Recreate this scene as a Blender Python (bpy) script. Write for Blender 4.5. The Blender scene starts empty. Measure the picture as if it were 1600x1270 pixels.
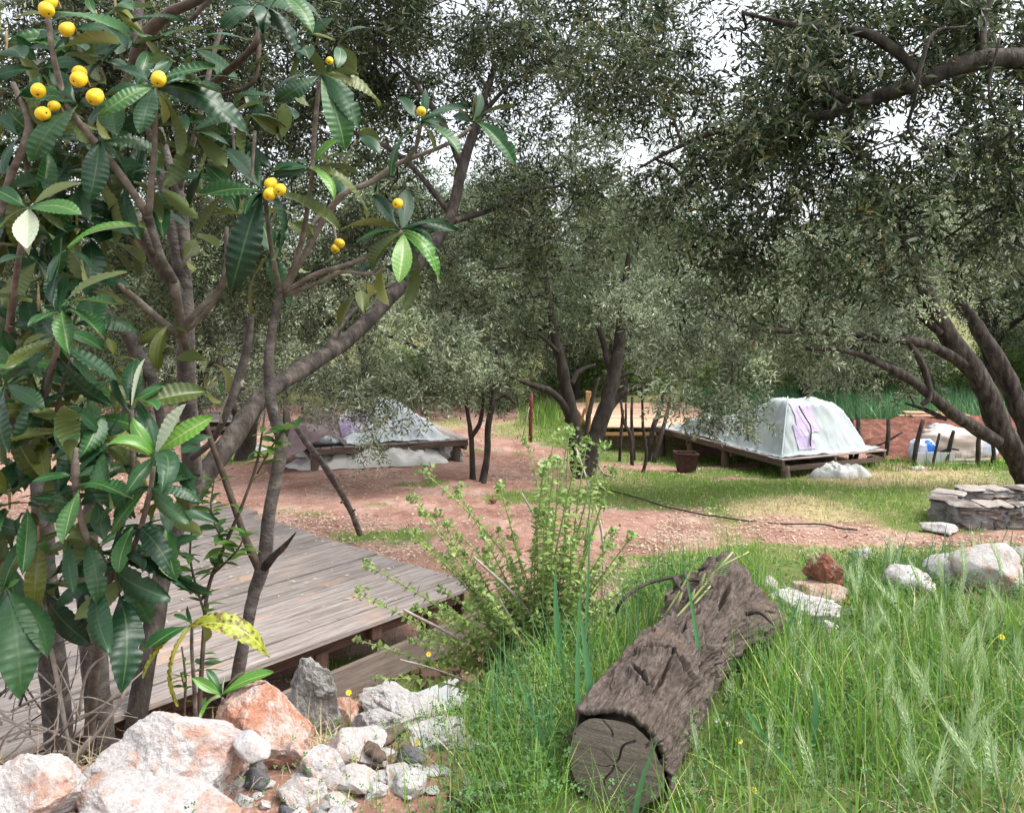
import bpy, bmesh, math, random
import numpy as np
from mathutils import Vector
R = np.random.default_rng(7); random.seed(7)
S = bpy.context.scene; COL = S.collection
# ------------------------------------------------------------------ camera, light, exposure
F, CX, HY, CH = 1250.0, 800.0, 490.0, 1.5        # focal length and horizon in photo pixels, eye height
cd = bpy.data.cameras.new('camera'); cam = bpy.data.objects.new('camera', cd); COL.objects.link(cam)
cd.sensor_width = 36; cd.lens = 36*F/1600; cd.shift_y = -(635-HY)/1600; cd.clip_start = .05; cd.clip_end = 500
cam.location = (0, 0, CH); cam.rotation_euler = (math.radians(90), 0, 0); S.camera = cam
w = bpy.data.worlds.new('World'); S.world = w; w.use_nodes = True
nt = w.node_tree; nt.nodes.clear()
sky = nt.nodes.new('ShaderNodeTexSky'); sky.sky_type = 'NISHITA'; sky.sun_disc = False
SUN_EL, SUN_AZ = math.radians(60), math.radians(100)      # azimuth clockwise from +Y (the view direction)
sky.sun_elevation = SUN_EL; sky.sun_rotation = SUN_AZ; sky.dust_density = 4; sky.air_density = 1.0
hs = nt.nodes.new('ShaderNodeHueSaturation'); hs.inputs['Saturation'].default_value = .28
bg = nt.nodes.new('ShaderNodeBackground'); bg.inputs['Strength'].default_value = .15
wo = nt.nodes.new('ShaderNodeOutputWorld')
nt.links.new(sky.outputs[0], hs.inputs['Color']); nt.links.new(hs.outputs[0], bg.inputs[0]); nt.links.new(bg.outputs[0], wo.inputs[0])
sl = bpy.data.lights.new('sun', 'SUN'); sl.energy = 1.0; sl.angle = math.radians(32); sl.color = (1, .96, .9)
so = bpy.data.objects.new('sun', sl); COL.objects.link(so)
sd = Vector((math.sin(SUN_AZ)*math.cos(SUN_EL), math.cos(SUN_AZ)*math.cos(SUN_EL), math.sin(SUN_EL)))
so.rotation_euler = sd.to_track_quat('Z', 'Y').to_euler()
S.view_settings.view_transform = 'Standard'; S.view_settings.look = 'None'
S.view_settings.exposure = 1.58; S.view_settings.gamma = 1.0
S.cycles.max_bounces = 6; S.cycles.diffuse_bounces = 4; S.cycles.glossy_bounces = 2; S.cycles.transmission_bounces = 4
S.cycles.use_denoising = True; S.cycles.denoiser = 'OPENIMAGEDENOISE'; S.cycles.denoising_input_passes = 'RGB_ALBEDO_NORMAL'; S.cycles.denoising_prefilter = 'ACCURATE'

# ------------------------------------------------------------------ numpy helpers
def at(px, py, Y):
    return np.array([(px-CX)/F*Y, Y, CH-(py-HY)/F*Y])
_perm = R.permutation(4096)
def vnoise(p):
    p = np.asarray(p, float); i = np.floor(p).astype(int); f = p-i; f = f*f*(3-2*f)
    def h(a, b, c): return _perm[(_perm[(_perm[a & 4095]+b) & 4095]+c) & 4095]/4095.0
    x, y, z = i[..., 0], i[..., 1], i[..., 2]; fx, fy, fz = f[..., 0], f[..., 1], f[..., 2]
    L = lambda a, b, t: a+(b-a)*t
    return L(L(L(h(x, y, z), h(x+1, y, z), fx), L(h(x, y+1, z), h(x+1, y+1, z), fx), fy),
             L(L(h(x, y, z+1), h(x+1, y, z+1), fx), L(h(x, y+1, z+1), h(x+1, y+1, z+1), fx), fy), fz)*2-1
def fbm(p, o=4, g=.5):
    p = np.asarray(p, float); s = 0; a = 1
    for k in range(o): s = s+a*vnoise(p*2**k+17.3*k); a *= g
    return s
def P3(x, y, z=0): return np.stack(np.broadcast_arrays(x, y, z), -1).astype(float)
def sst(a, b, x):
    t = np.clip((x-a)/(b-a), 0, 1); return t*t*(3-2*t)
def nrm(v): v = np.asarray(v, float); return v/np.maximum(np.linalg.norm(v, axis=-1, keepdims=True), 1e-9)
def interp_edge(x): return np.interp(x, [-3, -1.7, -1.0, -.4, 0, .35, .8, 1.4, 4], [2.25, 2.3, 2.42, 2.45, 2.8, 3.4, 4.3, 4.75, 5.0])
def bank_w(x): return np.interp(x, [-1.8, -1.0, -.4, .4, .9], [2.0, 2.5, 2.5, 1.5, 1.25])
def zt(x, y):
    x = np.asarray(x, float); y = np.asarray(y, float)
    low = -.95-.0375*(np.clip(y, 5, 14)-5)-.36*np.exp(-((x-2.9)**2+(y-17.6)**2)/7)+.15*np.clip(y-30, 0, 40)
    low = low+.05*vnoise(P3(x*.5, y*.5, 3))
    t = sst(0, bank_w(x), y-interp_edge(x)-.15*vnoise(P3(x*1.3, y*1.3, 9)))
    return low*t+(1-t)*(.03*vnoise(P3(x*1.1, y*1.1, 5)))
def gnd(px, py):
    Y = 5.0
    for _ in range(60):
        x = (px-CX)/F*Y; Yn = (CH-float(zt(x, Y)))*F/max(py-HY, 4); Y = .5*Y+.5*min(Yn, 60)
    return np.array([(px-CX)/F*Y, Y, float(zt((px-CX)/F*Y, Y))])

# ------------------------------------------------------------------ object helpers
def mk(name, V, Fc, m, parent=None, smooth=True, org=None, kind=None, uv=None, attr=None, mats=None, mi=None):
    """Fc: (n,k) array or list of such arrays; V in world coordinates, taken relative to org."""
    V = np.asarray(V, np.float32)
    if org is not None: V = V-np.asarray(org, np.float32)
    Fs = Fc if isinstance(Fc, list) else [Fc]
    Fs = [np.asarray(f, np.int32) for f in Fs if len(f)]
    me = bpy.data.meshes.new(name)
    me.vertices.add(len(V)); me.vertices.foreach_set('co', V.ravel())
    lp = np.concatenate([f.ravel() for f in Fs]); tot = np.concatenate([np.full(len(f), f.shape[1], np.int32) for f in Fs])
    me.loops.add(len(lp)); me.loops.foreach_set('vertex_index', lp)
    me.polygons.add(len(tot)); st = np.zeros(len(tot), np.int32); st[1:] = np.cumsum(tot)[:-1]
    me.polygons.foreach_set('loop_start', st); me.polygons.foreach_set('loop_total', tot)
    me.polygons.foreach_set('use_smooth', np.full(len(tot), smooth))
    for q in (mats or [m]): me.materials.append(q)
    if mi is not None: me.polygons.foreach_set('material_index', np.asarray(mi, np.int32))
    if uv is not None:
        u = me.uv_layers.new(name='UVMap'); u.data.foreach_set('uv', np.asarray(uv, np.float32)[lp].ravel())
    if attr:
        for k, a in attr.items():
            q = me.attributes.new(k, 'FLOAT', 'POINT'); q.data.foreach_set('value', np.asarray(a, np.float32))
    me.update(); me.validate()
    o = bpy.data.objects.new(name, me); COL.objects.link(o)
    if parent is not None: o.parent = parent
    if kind: o['kind'] = kind
    return o
def tag(o, label, cat, group=None):
    o['label'] = label; o['category'] = cat
    if group: o['group'] = group
    return o
def thing(name, label, cat, loc=(0, 0, 0), group=None):
    o = bpy.data.objects.new(name, None); COL.objects.link(o); o.location = [float(v) for v in loc]
    o.empty_display_size = .1
    return tag(o, label, cat, group)
def copyob(o, parent):
    c = o.copy(); COL.objects.link(c); c.parent = parent; return c
class MB:
    def __init__(s): s.V = []; s.F = {}; s.n = 0; s.uv = []
    def add(s, V, Fs, uv=None):
        V = np.asarray(V, float)
        if isinstance(Fs, list) and isinstance(Fs[0], list) and not isinstance(Fs[0][0], (list, np.ndarray)): Fs = np.array(Fs)
        for f in (Fs if isinstance(Fs, list) else [Fs]):
            f = np.asarray(f, int)
            if len(f): s.F.setdefault(f.shape[1], []).append(f+s.n)
        s.V.append(V); s.n += len(V); s.uv.append(np.zeros((len(V), 2)) if uv is None else uv); return s
    def build(s, name, m, parent=None, **k):
        return mk(name, np.concatenate(s.V), [np.concatenate(f) for f in s.F.values()], m, parent, uv=np.concatenate(s.uv), **k)
def catmull(P, n):
    P = np.asarray(P, float)
    if len(P) < 3:
        t = np.linspace(0, 1, n+1)[:, None]; return P[0]*(1-t)+P[-1]*t
    Q = np.vstack([2*P[0]-P[1], P, 2*P[-1]-P[-2]]); out = []
    for i in range(len(P)-1):
        a, b, c, d = Q[i:i+4]; t = np.linspace(0, 1, n, endpoint=False)[:, None]
        out.append(.5*(2*b+(c-a)*t+(2*a-5*b+4*c-d)*t*t+(3*b-a-3*c+d)*t**3))
    out.append(P[-1:]); return np.vstack(out)
def tube(P, r, sides=8, sub=4, rough=.06, cap=True, nf=9, wob=0):
    """tapered bark tube: P points, r radii -> V, [quads, tris], uv"""
    P = np.asarray(P, float); r = np.asarray(r, float)
    if np.ndim(r) == 0: r = np.full(len(P), float(r))
    C = catmull(np.column_stack([P, r]), sub); c = C[:, :3]; rr = np.maximum(C[:, 3], 1e-4)
    if wob: c = c+wob*fbm(c*4, 2)[:, None]*np.array([1, .6, .5])*np.linspace(0, 1, len(c))[:, None]
    T = nrm(np.gradient(c, axis=0)); up = np.array([0, 0, 1.]) if abs(T[0, 2]) < .9 else np.array([0, 1., 0])
    N = np.zeros_like(T); n0 = nrm(np.cross(T[0], up))
    for i in range(len(T)):
        n0 = nrm(n0-T[i]*np.dot(n0, T[i])); N[i] = n0
    B = np.cross(T, N); a = np.linspace(0, 2*np.pi, sides, endpoint=False)
    d = np.cos(a)[None, :, None]*N[:, None]+np.sin(a)[None, :, None]*B[:, None]
    V = c[:, None]+d*rr[:, None, None]
    if rough: V = V+d*(rr[:, None]*rough*fbm(V*nf+5, 3))[..., None]
    n = len(c); i = np.arange(n-1)[:, None]; j = np.arange(sides)[None]; j2 = (j+1) % sides
    Q = np.stack([i*sides+j, i*sides+j2, (i+1)*sides+j2, (i+1)*sides+j], -1).reshape(-1, 4)
    uv = np.stack(np.broadcast_arrays(a[None]/6.283, np.arange(n)[:, None]/n), -1).reshape(-1, 2)
    V = V.reshape(-1, 3); Ts = []
    if cap:
        V = np.vstack([V, c[0]-T[0]*rr[0]*.3, c[-1]+T[-1]*rr[-1]*.3]); uv = np.vstack([uv, [[0, 0], [0, 1]]]); k = n*sides
        jj = np.arange(sides); Ts = np.vstack([np.stack([np.full(sides, k), (jj+1) % sides, jj], -1),
              np.stack([np.full(sides, k+1), (n-1)*sides+jj, (n-1)*sides+(jj+1) % sides], -1)])
    return V, [Q, Ts] if len(Ts) else [Q], uv
def limb(pts):
    """[(px,py,Y,width_px)] -> world points, radii"""
    P = np.array([at(a, b, c) for a, b, c, _ in pts]); r = np.array([d*.5*c/F for _, _, c, d in pts]); return P, r
def box(c, ax, ay, az, bev=0.0, jit=0):
    """box with half-axis vectors, slightly bevelled: 24 verts"""
    c, ax, ay, az = [np.asarray(v, float) for v in (c, ax, ay, az)]
    V = []; 
    la, lb, lc = [np.linalg.norm(v) for v in (ax, ay, az)]
    b = bev or .08*min(la, lb, lc)
    for sx in (-1, 1):
        for sy in (-1, 1):
            for sz in (-1, 1):
                for k in range(3):
                    q = [(1-b/la) if k != 0 else 1, (1-b/lb) if k != 1 else 1, (1-b/lc) if k != 2 else 1]
                    V.append(c+ax*sx*q[0]+ay*sy*q[1]+az*sz*q[2])
    V = np.array(V)
    if jit: V = V+jit*R.normal(size=(8, 3)).repeat(3, 0)
    I = lambda sx, sy, sz, k: ((sx*2+sy)*2+sz)*3+k
    Q = []; T = []
    for k in range(3):
        for s in (0, 1):
            o = [(0, 0), (1, 0), (1, 1), (0, 1)]; f = []
            for a, b2 in o:
                t = [a, b2]; t.insert(k, s); f.append(I(*t, k))
            if (s == 0) ^ (k == 1): f = f[::-1]
            Q.append(f)
    for a in (0, 1):
        for b2 in (0, 1):
            for k in range(3):
                k1, k2 = [q for q in range(3) if q != k]
                t0 = [a, b2]; t0.insert(k, 0); t1 = [a, b2]; t1.insert(k, 1)
                f = [I(*t0, k1), I(*t1, k1), I(*t1, k2), I(*t0, k2)]; Q.append(f)
    for sx in (0, 1):
        for sy in (0, 1):
            for sz in (0, 1): T.append([I(sx, sy, sz, 0), I(sx, sy, sz, 1), I(sx, sy, sz, 2)])
    Q = np.array(Q); T = np.array(T)
    for arr in (Q, T):      # orient every face outwards
        fn = np.cross(V[arr[:, 1]]-V[arr[:, 0]], V[arr[:, 2]]-V[arr[:, 0]]); cc = V[arr].mean(1)-c
        bad = (fn*cc).sum(1) < 0; arr[bad] = arr[bad][:, ::-1]
    return V, [Q, T]
def gridfaces(a, b):
    i = np.arange(a-1)[:, None]; j = np.arange(b-1)[None]
    return np.stack([i*b+j, (i+1)*b+j, (i+1)*b+j+1, i*b+j+1], -1).reshape(-1, 4)

# ------------------------------------------------------------------ materials
def M(name):
    m = bpy.data.materials.new(name); m.use_nodes = True; t = m.node_tree; t.nodes.clear(); return m, t
def N(t, k, **kw):
    n = t.nodes.new(k)
    for a, b in kw.items():
        if a.startswith('_'): n.inputs[a[1:].replace('_', ' ')].default_value = b
        else: setattr(n, a, b)
    return n
def ramp(t, fac, cols):
    r = N(t, 'ShaderNodeValToRGB'); e = r.color_ramp.elements
    while len(e) < len(cols): e.new(.5)
    for q, (p, c) in zip(e, cols): q.position = p; q.color = (*c, 1)
    t.links.new(fac, r.inputs[0]); return r.outputs[0]
def mixc(t, f, a, b, bt='MIX'):
    n = N(t, 'ShaderNodeMix', data_type='RGBA', blend_type=bt)
    for s, v in ((n.inputs[0], f), (n.inputs[6], a), (n.inputs[7], b)):
        if hasattr(v, 'links') or hasattr(v, 'is_output'): t.links.new(v, s)
        elif isinstance(v, (int, float)): s.default_value = v
        else: s.default_value = (*v, 1)
    return n.outputs[2]
def noise(t, scale, detail=4, rough=.55, vec=None, stretch=None, coord='Object', dist=0):
    if vec is None:
        tc = N(t, 'ShaderNodeTexCoord'); vec = tc.outputs[coord]
    if stretch:
        mp = N(t, 'ShaderNodeMapping'); mp.inputs['Scale'].default_value = stretch; t.links.new(vec, mp.inputs[0]); vec = mp.outputs[0]
    n = N(t, 'ShaderNodeTexNoise', _Scale=scale, _Detail=detail, _Roughness=rough, _Distortion=dist); t.links.new(vec, n.inputs['Vector']); return n.outputs[0]
def finish(m, t, col, rough=.8, bumps=(), spec=.3, trans=None, alpha=None, transl=0):
    b = N(t, 'ShaderNodeBsdfPrincipled'); b.inputs['Specular IOR Level'].default_value = spec
    if hasattr(rough, 'is_output'): t.links.new(rough, b.inputs['Roughness'])
    else: b.inputs['Roughness'].default_value = rough
    if hasattr(col, 'is_output'): t.links.new(col, b.inputs['Base Color'])
    else: b.inputs['Base Color'].default_value = (*col, 1)
    last = None
    for h, st, di in bumps:
        bu = N(t, 'ShaderNodeBump', _Strength=st, _Distance=di); t.links.new(h, bu.inputs['Height'])
        if last: t.links.new(last, bu.inputs['Normal'])
        last = bu.outputs[0]
    if last: t.links.new(last, b.inputs['Normal'])
    out = N(t, 'ShaderNodeOutputMaterial'); sh = b.outputs[0]
    if transl:
        tr = N(t, 'ShaderNodeBsdfTranslucent'); mx = N(t, 'ShaderNodeMixShader'); mx.inputs[0].default_value = transl
        if hasattr(trans, 'is_output'): t.links.new(trans, tr.inputs[0])
        elif trans is not None: tr.inputs[0].default_value = (*trans, 1)
        elif hasattr(col, 'is_output'): t.links.new(col, tr.inputs[0])
        t.links.new(sh, mx.inputs[1]); t.links.new(tr.outputs[0], mx.inputs[2]); sh = mx.outputs[0]
    if alpha is not None:
        ta = N(t, 'ShaderNodeBsdfTransparent'); mx = N(t, 'ShaderNodeMixShader'); mx.inputs[0].default_value = alpha
        t.links.new(ta.outputs[0], mx.inputs[1]); t.links.new(sh, mx.inputs[2]); sh = mx.outputs[0]
    t.links.new(sh, out.inputs[0]); return m
def simple(name, cols, scale=6, rough=.8, bump=.3, bd=.02, stretch=None, spec=.3, detail=6, per_object=0, transl=0, bscale=None, dist=0):
    m, t = M(name); n = noise(t, scale, detail, stretch=stretch, dist=dist); c = ramp(t, n, cols)
    if per_object:
        oi = N(t, 'ShaderNodeObjectInfo'); hv = N(t, 'ShaderNodeHueSaturation'); mr = N(t, 'ShaderNodeMapRange', _To_Min=1-per_object, _To_Max=1+per_object)
        t.links.new(oi.outputs['Random'], mr.inputs[0]); t.links.new(mr.outputs[0], hv.inputs['Value']); t.links.new(c, hv.inputs['Color']); c = hv.outputs[0]
    n2 = noise(t, bscale or scale*4, 6, stretch=stretch)
    return finish(m, t, c, rough, [(n, bump, bd), (n2, bump, bd*.4)], spec, transl=transl)
def leafmat(name, tops, back, rough=.45, transl=.18, spec=.4, island=True, ribs=None, patch=None, tcol=None, vary=None):
    m, t = M(name); g = N(t, 'ShaderNodeNewGeometry')
    rnd = g.outputs['Random Per Island'] if island else N(t, 'ShaderNodeObjectInfo').outputs['Random']
    c = ramp(t, rnd, tops)
    if ribs is not None or patch is not None:
        uvn = N(t, 'ShaderNodeTexCoord').outputs['UV']
    if patch is not None:
        pn = noise(t, 3.2, 4, vec=uvn, stretch=(1.2, 4, 1)); c = mixc(t, ramp(t, pn, patch[0]), c, patch[1])
    if ribs is not None:
        sx = N(t, 'ShaderNodeSeparateXYZ'); t.links.new(uvn, sx.inputs[0])
        a = N(t, 'ShaderNodeMath', operation='SUBTRACT'); t.links.new(sx.outputs[0], a.inputs[0]); a.inputs[1].default_value = .5
        b = N(t, 'ShaderNodeMath', operation='ABSOLUTE'); t.links.new(a.outputs[0], b.inputs[0])
        k = N(t, 'ShaderNodeMapRange', _From_Min=.018, _From_Max=.04, _To_Min=1, _To_Max=0); t.links.new(b.outputs[0], k.inputs[0])
        c = mixc(t, k.outputs[0], c, ribs)
        v = N(t, 'ShaderNodeMath', operation='MULTIPLY_ADD'); t.links.new(b.outputs[0], v.inputs[0]); v.inputs[1].default_value = -.55; t.links.new(sx.outputs[1], v.inputs[2])
        s1 = N(t, 'ShaderNodeMath', operation='MULTIPLY'); t.links.new(v.outputs[0], s1.inputs[0]); s1.inputs[1].default_value = 12.0
        s2 = N(t, 'ShaderNodeMath', operation='FRACT'); t.links.new(s1.outputs[0], s2.inputs[0])
        k2 = N(t, 'ShaderNodeMapRange', _From_Min=.0, _From_Max=.1, _To_Min=.35, _To_Max=0); t.links.new(s2.outputs[0], k2.inputs[0])
        c = mixc(t, k2.outputs[0], c, ribs)
        nb = noise(t, 9, 3, vec=uvn, stretch=(1, 3, 1)); c = mixc(t, .35, c, ramp(t, nb, [(.3, (.35, .35, .35)), (.7, (1.25, 1.25, 1.25))]), 'MULTIPLY')
    full = mixc(t, g.outputs['Backfacing'], c, back)
    if vary: full = mixc(t, 1.0, full, ramp(t, noise(t, vary, 3, .6), [(.32, (.45, .48, .42)), (.5, (.92, .94, .86)), (.68, (1.45, 1.5, 1.25))]), 'MULTIPLY')
    return finish(m, t, full, rough, (), spec, transl=transl, trans=tcol if tcol else None)

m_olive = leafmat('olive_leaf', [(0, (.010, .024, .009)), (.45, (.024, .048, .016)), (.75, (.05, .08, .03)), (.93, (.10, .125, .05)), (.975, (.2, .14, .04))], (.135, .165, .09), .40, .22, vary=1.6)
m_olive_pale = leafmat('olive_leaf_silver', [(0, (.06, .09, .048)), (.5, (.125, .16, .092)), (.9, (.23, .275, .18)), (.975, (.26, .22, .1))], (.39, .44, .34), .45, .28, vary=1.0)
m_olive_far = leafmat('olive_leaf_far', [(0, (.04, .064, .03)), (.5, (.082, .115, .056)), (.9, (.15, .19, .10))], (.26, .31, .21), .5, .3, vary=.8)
m_oleaf_part = leafmat('olive_leaf_near', [(0, (.014, .03, .018)), (.5, (.03, .055, .028)), (.9, (.07, .105, .055))], (.2, .235, .17), .38, .2, island=False)
m_bark = simple('olive_bark', [(.34, (.014, .011, .009)), (.52, (.045, .036, .030)), (.7, (.10, .085, .073))], 14, .9, .8, .02, stretch=(1, 1, .35))
m_bark_dark = simple('dark_bark', [(.3, (.022, .018, .015)), (.6, (.055, .045, .038)), (.8, (.09, .078, .066))], 14, .9, .8, .02, stretch=(1, 1, .4))
m_lbark = simple('loquat_bark', [(.3, (.05, .042, .038)), (.55, (.11, .094, .085)), (.72, (.19, .168, .15))], 14, .9, .8, .014, stretch=(1, 1, 1.4))
m_lbranch = simple('loquat_branch_bark', [(.3, (.085, .067, .054)), (.55, (.165, .135, .113)), (.75, (.27, .232, .2))], 20, .85, .5, .006, stretch=(1, 1, 1.5))
m_lbark_brown = simple('brown_branch_bark', [(.3, (.05, .036, .028)), (.6, (.105, .074, .056)), (.8, (.155, .112, .085))], 20, .8, .4, .006)
RIB = (.30, .36, .14)
m_lq_dark = leafmat('loquat_leaf_dark', [(0, (.008, .034, .014)), (.5, (.016, .056, .021)), (1, (.028, .078, .026))], (.11, .15, .05), .4, .06, .35, False, (.05, .10, .035), patch=([(.70, (0, 0, 0)), (.76, (.7, .7, .7))], (.07, .06, .02)))
m_lq_mid = leafmat('loquat_leaf_green', [(0, (.018, .075, .020)), (.5, (.032, .105, .026)), (1, (.05, .135, .03))], (.18, .24, .09), .4, .14, .35, False, (.15, .24, .08), patch=([(.68, (0, 0, 0)), (.76, (.8, .8, .8))], (.13, .08, .03)))
m_lq_young = leafmat('loquat_leaf_young', [(0, (.06, .19, .025)), (.5, (.09, .235, .03)), (1, (.13, .27, .045))], (.34, .42, .22), .36, .2, .45, False, RIB)
m_lq_under = leafmat('loquat_leaf_olive', [(0, (.045, .07, .012)), (.5, (.075, .10, .016)), (1, (.12, .135, .02))], (.20, .22, .06), .38, .2, .4, False, (.14, .18, .05))
m_lq_yellow = leafmat('loquat_leaf_yellow', [(0, (.34, .36, .03)), (.5, (.28, .34, .03)), (1, (.40, .36, .03))], (.34, .33, .06), .42, .25, .4, False, (.42, .44, .12),
                      patch=([(.5, (0, 0, 0)), (.60, (1, 1, 1))], (.10, .045, .02)))
m_lq_silver = leafmat('loquat_leaf_felted', [(0, (.34, .40, .27)), (1, (.42, .47, .34))], (.45, .5, .38), .6, .2, .2, False, (.5, .55, .36))
m_lq_bud = simple('loquat_bud_felt', [(.3, (.18, .11, .05)), (.6, (.34, .24, .12)), (.8, (.45, .36, .2))], 60, .9, .4, .004)
m_fruit = simple('loquat_fruit_skin', [(.28, (.22, .10, .012)), (.36, (.64, .38, .012)), (.55, (.74, .50, .018)), (.72, (.70, .55, .04))], 26, .55, .06, .003, spec=.4, per_object=.12)
m_calyx = simple('fruit_calyx', [(.4, (.05, .03, .015)), (.7, (.12, .07, .03))], 40, .9, .3, .002)
m_herb = leafmat('herb_leaf', [(0, (.15, .25, .05)), (.5, (.24, .35, .09)), (.9, (.34, .44, .15))], (.36, .45, .22), .5, .25, .3, True)
m_herb_ob = leafmat('herb_leaf_single', [(0, (.15, .25, .05)), (.5, (.24, .35, .09)), (.9, (.34, .44, .15))], (.36, .45, .22), .5, .25, .3, False)
m_herb_tip = leafmat('herb_bud', [(0, (.12, .23, .05)), (1, (.24, .36, .09))], (.28, .38, .15), .5, .25, .3, True)
m_stem = simple('green_stem', [(.3, (.2, .26, .08)), (.7, (.34, .38, .16))], 20, .6, .1, .002)
m_dry = simple('dry_twig', [(.3, (.26, .21, .17)), (.6, (.42, .37, .32)), (.8, (.55, .5, .45))], 25, .9, .3, .003)
m_grass = leafmat('tall_grass_blade', [(0, (.05, .14, .022)), (.35, (.12, .27, .035)), (.7, (.22, .39, .06)), (.86, (.33, .46, .11)), (.93, (.46, .43, .22)), (1, (.55, .47, .3))], (.2, .34, .07), .45, .3, .35)
m_bluegrass = leafmat('broad_grass_blade', [(0, (.06, .16, .06)), (.6, (.09, .23, .095)), (1, (.14, .29, .13))], (.15, .29, .13), .4, .25, .4)
m_lawn = leafmat('short_grass_blade', [(0, (.10, .22, .03)), (.4, (.16, .32, .045)), (.75, (.26, .40, .07)), (.9, (.42, .44, .14)), (1, (.55, .47, .27))], (.2, .34, .06), .55, .3, .2)
m_straw = leafmat('dry_grass_blade', [(0, (.36, .28, .16)), (.5, (.5, .42, .26)), (1, (.6, .53, .38))], (.5, .42, .27), .7, .2, .2)
m_clover = leafmat('clover_leaf', [(0, (.018, .07, .015)), (.5, (.045, .125, .028)), (.85, (.085, .19, .04)), (.95, (.2, .26, .08))], (.08, .17, .05), .55, .22, .25)
m_ear = leafmat('barley_ear', [(0, (.32, .46, .2)), (.5, (.43, .56, .3)), (1, (.54, .63, .4))], (.46, .57, .33), .5, .3, .3)
m_litter = leafmat('leaf_litter', [(0, (.14, .075, .045)), (.25, (.33, .22, .15)), (.6, (.5, .42, .34)), (1, (.66, .60, .54))], (.4, .32, .24), .8, 0, .2)
m_yellow = simple('yellow_petals', [(.3, (.72, .5, .01)), (.7, (.8, .64, .03))], 30, .5, 0, .001, transl=.2)
m_whitep = simple('white_petals', [(.3, (.7, .7, .66)), (.7, (.8, .8, .78))], 30, .5, 0, .001, transl=.2)
m_cream = simple('olive_blossom', [(.3, (.55, .54, .34)), (.7, (.72, .70, .5))], 60, .7, 0, .001)

def rockmat(name, a, b, c, sc=5, bias=.5):
    m, t = M(name); n1 = noise(t, sc, 8, .65, dist=.8); n2 = noise(t, sc*2.7, 8, .7, dist=.4); n3 = noise(t, sc*9, 6, .7)
    col = mixc(t, ramp(t, n1, [(bias-.06, (0, 0, 0)), (bias+.08, (1, 1, 1))]), a, b)
    col = mixc(t, ramp(t, n2, [(.52, (0, 0, 0)), (.66, (1, 1, 1))]), col, c)
    col = mixc(t, .55, col, ramp(t, n3, [(.3, (.55, .55, .55)), (.6, (1.05, 1.05, 1.05))]), 'MULTIPLY')
    return finish(m, t, col, .85, [(n2, .8, .03), (n3, .9, .014)], .25)
m_rk_white = rockmat('white_pink_stone', (.53, .50, .485), (.50, .31, .235), (.56, .53, .515), 6.5, .53)
m_rk_ochre = rockmat('ochre_stone', (.42, .28, .2), (.55, .45, .38), (.34, .2, .13), 8, .5)
m_rk_orange = rockmat('orange_stone', (.50, .235, .15), (.60, .46, .40), (.64, .57, .53), 9, .5)
m_rk_grey = rockmat('grey_stone', (.34, .33, .31), (.46, .45, .43), (.14, .135, .12), 6, .5)
m_rk_pale = rockmat('pale_stone', (.52, .50, .50), (.60, .58, .56), (.42, .34, .29), 6, .5)
m_rk_red = rockmat('red_stone', (.20, .075, .045), (.30, .13, .085), (.36, .24, .19), 6, .5)
m_rk_dark = rockmat('dark_stone', (.10, .10, .11), (.19, .18, .18), (.26, .25, .25), 6, .5)
m_flag = rockmat('wall_stone', (.13, .11, .10), (.27, .25, .235), (.20, .11, .08), 5, .5)
m_flagtop = rockmat('wall_cap_stone', (.30, .27, .25), (.40, .36, .32), (.24, .18, .14), 5, .5)
m_mortar = simple('mortar', [(.3, (.16, .16, .165)), (.7, (.30, .30, .31))], 18, .95, .7, .02)

def woodmat(name, cols, sx=(.6, 14, 14), rough=.85, stain=None, per=.16):
    m, t = M(name); tc = N(t, 'ShaderNodeTexCoord').outputs['UV']
    oi = N(t, 'ShaderNodeObjectInfo'); ad = N(t, 'ShaderNodeVectorMath', operation='ADD'); t.links.new(tc, ad.inputs[0])
    sc = N(t, 'ShaderNodeVectorMath', operation='SCALE'); sc.inputs['Scale'].default_value = 9
    cb = N(t, 'ShaderNodeCombineXYZ'); t.links.new(oi.outputs['Random'], cb.inputs[0]); t.links.new(oi.outputs['Random'], cb.inputs[1])
    t.links.new(cb.outputs[0], sc.inputs[0]); t.links.new(sc.outputs[0], ad.inputs[1]); v = ad.outputs[0]
    n1 = noise(t, 5, 8, .65, v, (.4, 6, 1), dist=.3); n2 = noise(t, 14, 6, .7, v, (.5, 7, 1)); n3 = noise(t, 1.6, 4, .6, v, (1, 2.5, 1))
    c = ramp(t, n1, cols); c = mixc(t, .5, c, ramp(t, n2, [(.35, (.5, .48, .46)), (.6, (1.1, 1.1, 1.1))]), 'MULTIPLY')
    if stain: c = mixc(t, ramp(t, n3, stain[0]), c, stain[1])
    hv = N(t, 'ShaderNodeHueSaturation'); mr = N(t, 'ShaderNodeMapRange', _To_Min=1-per, _To_Max=1+per)
    t.links.new(oi.outputs['Random'], mr.inputs[0]); t.links.new(mr.outputs[0], hv.inputs['Value']); t.links.new(c, hv.inputs['Color'])
    return finish(m, t, hv.outputs[0], rough, [(n1, .35, .006), (n2, .4, .003)], .25)
m_deck = woodmat('weathered_deck_board', [(.28, (.105, .085, .074)), (.5, (.235, .205, .188)), (.75, (.36, .33, .31))], stain=([(.56, (0, 0, 0)), (.70, (.75, .75, .75))], (.38, .25, .17)))
m_joist = woodmat('reddish_joist', [(.3, (.06, .034, .024)), (.6, (.12, .07, .05)), (.8, (.19, .12, .09))])
m_sleeper = woodmat('grey_brown_board', [(.3, (.15, .115, .095)), (.6, (.26, .21, .18)), (.8, (.36, .31, .275))])
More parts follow.
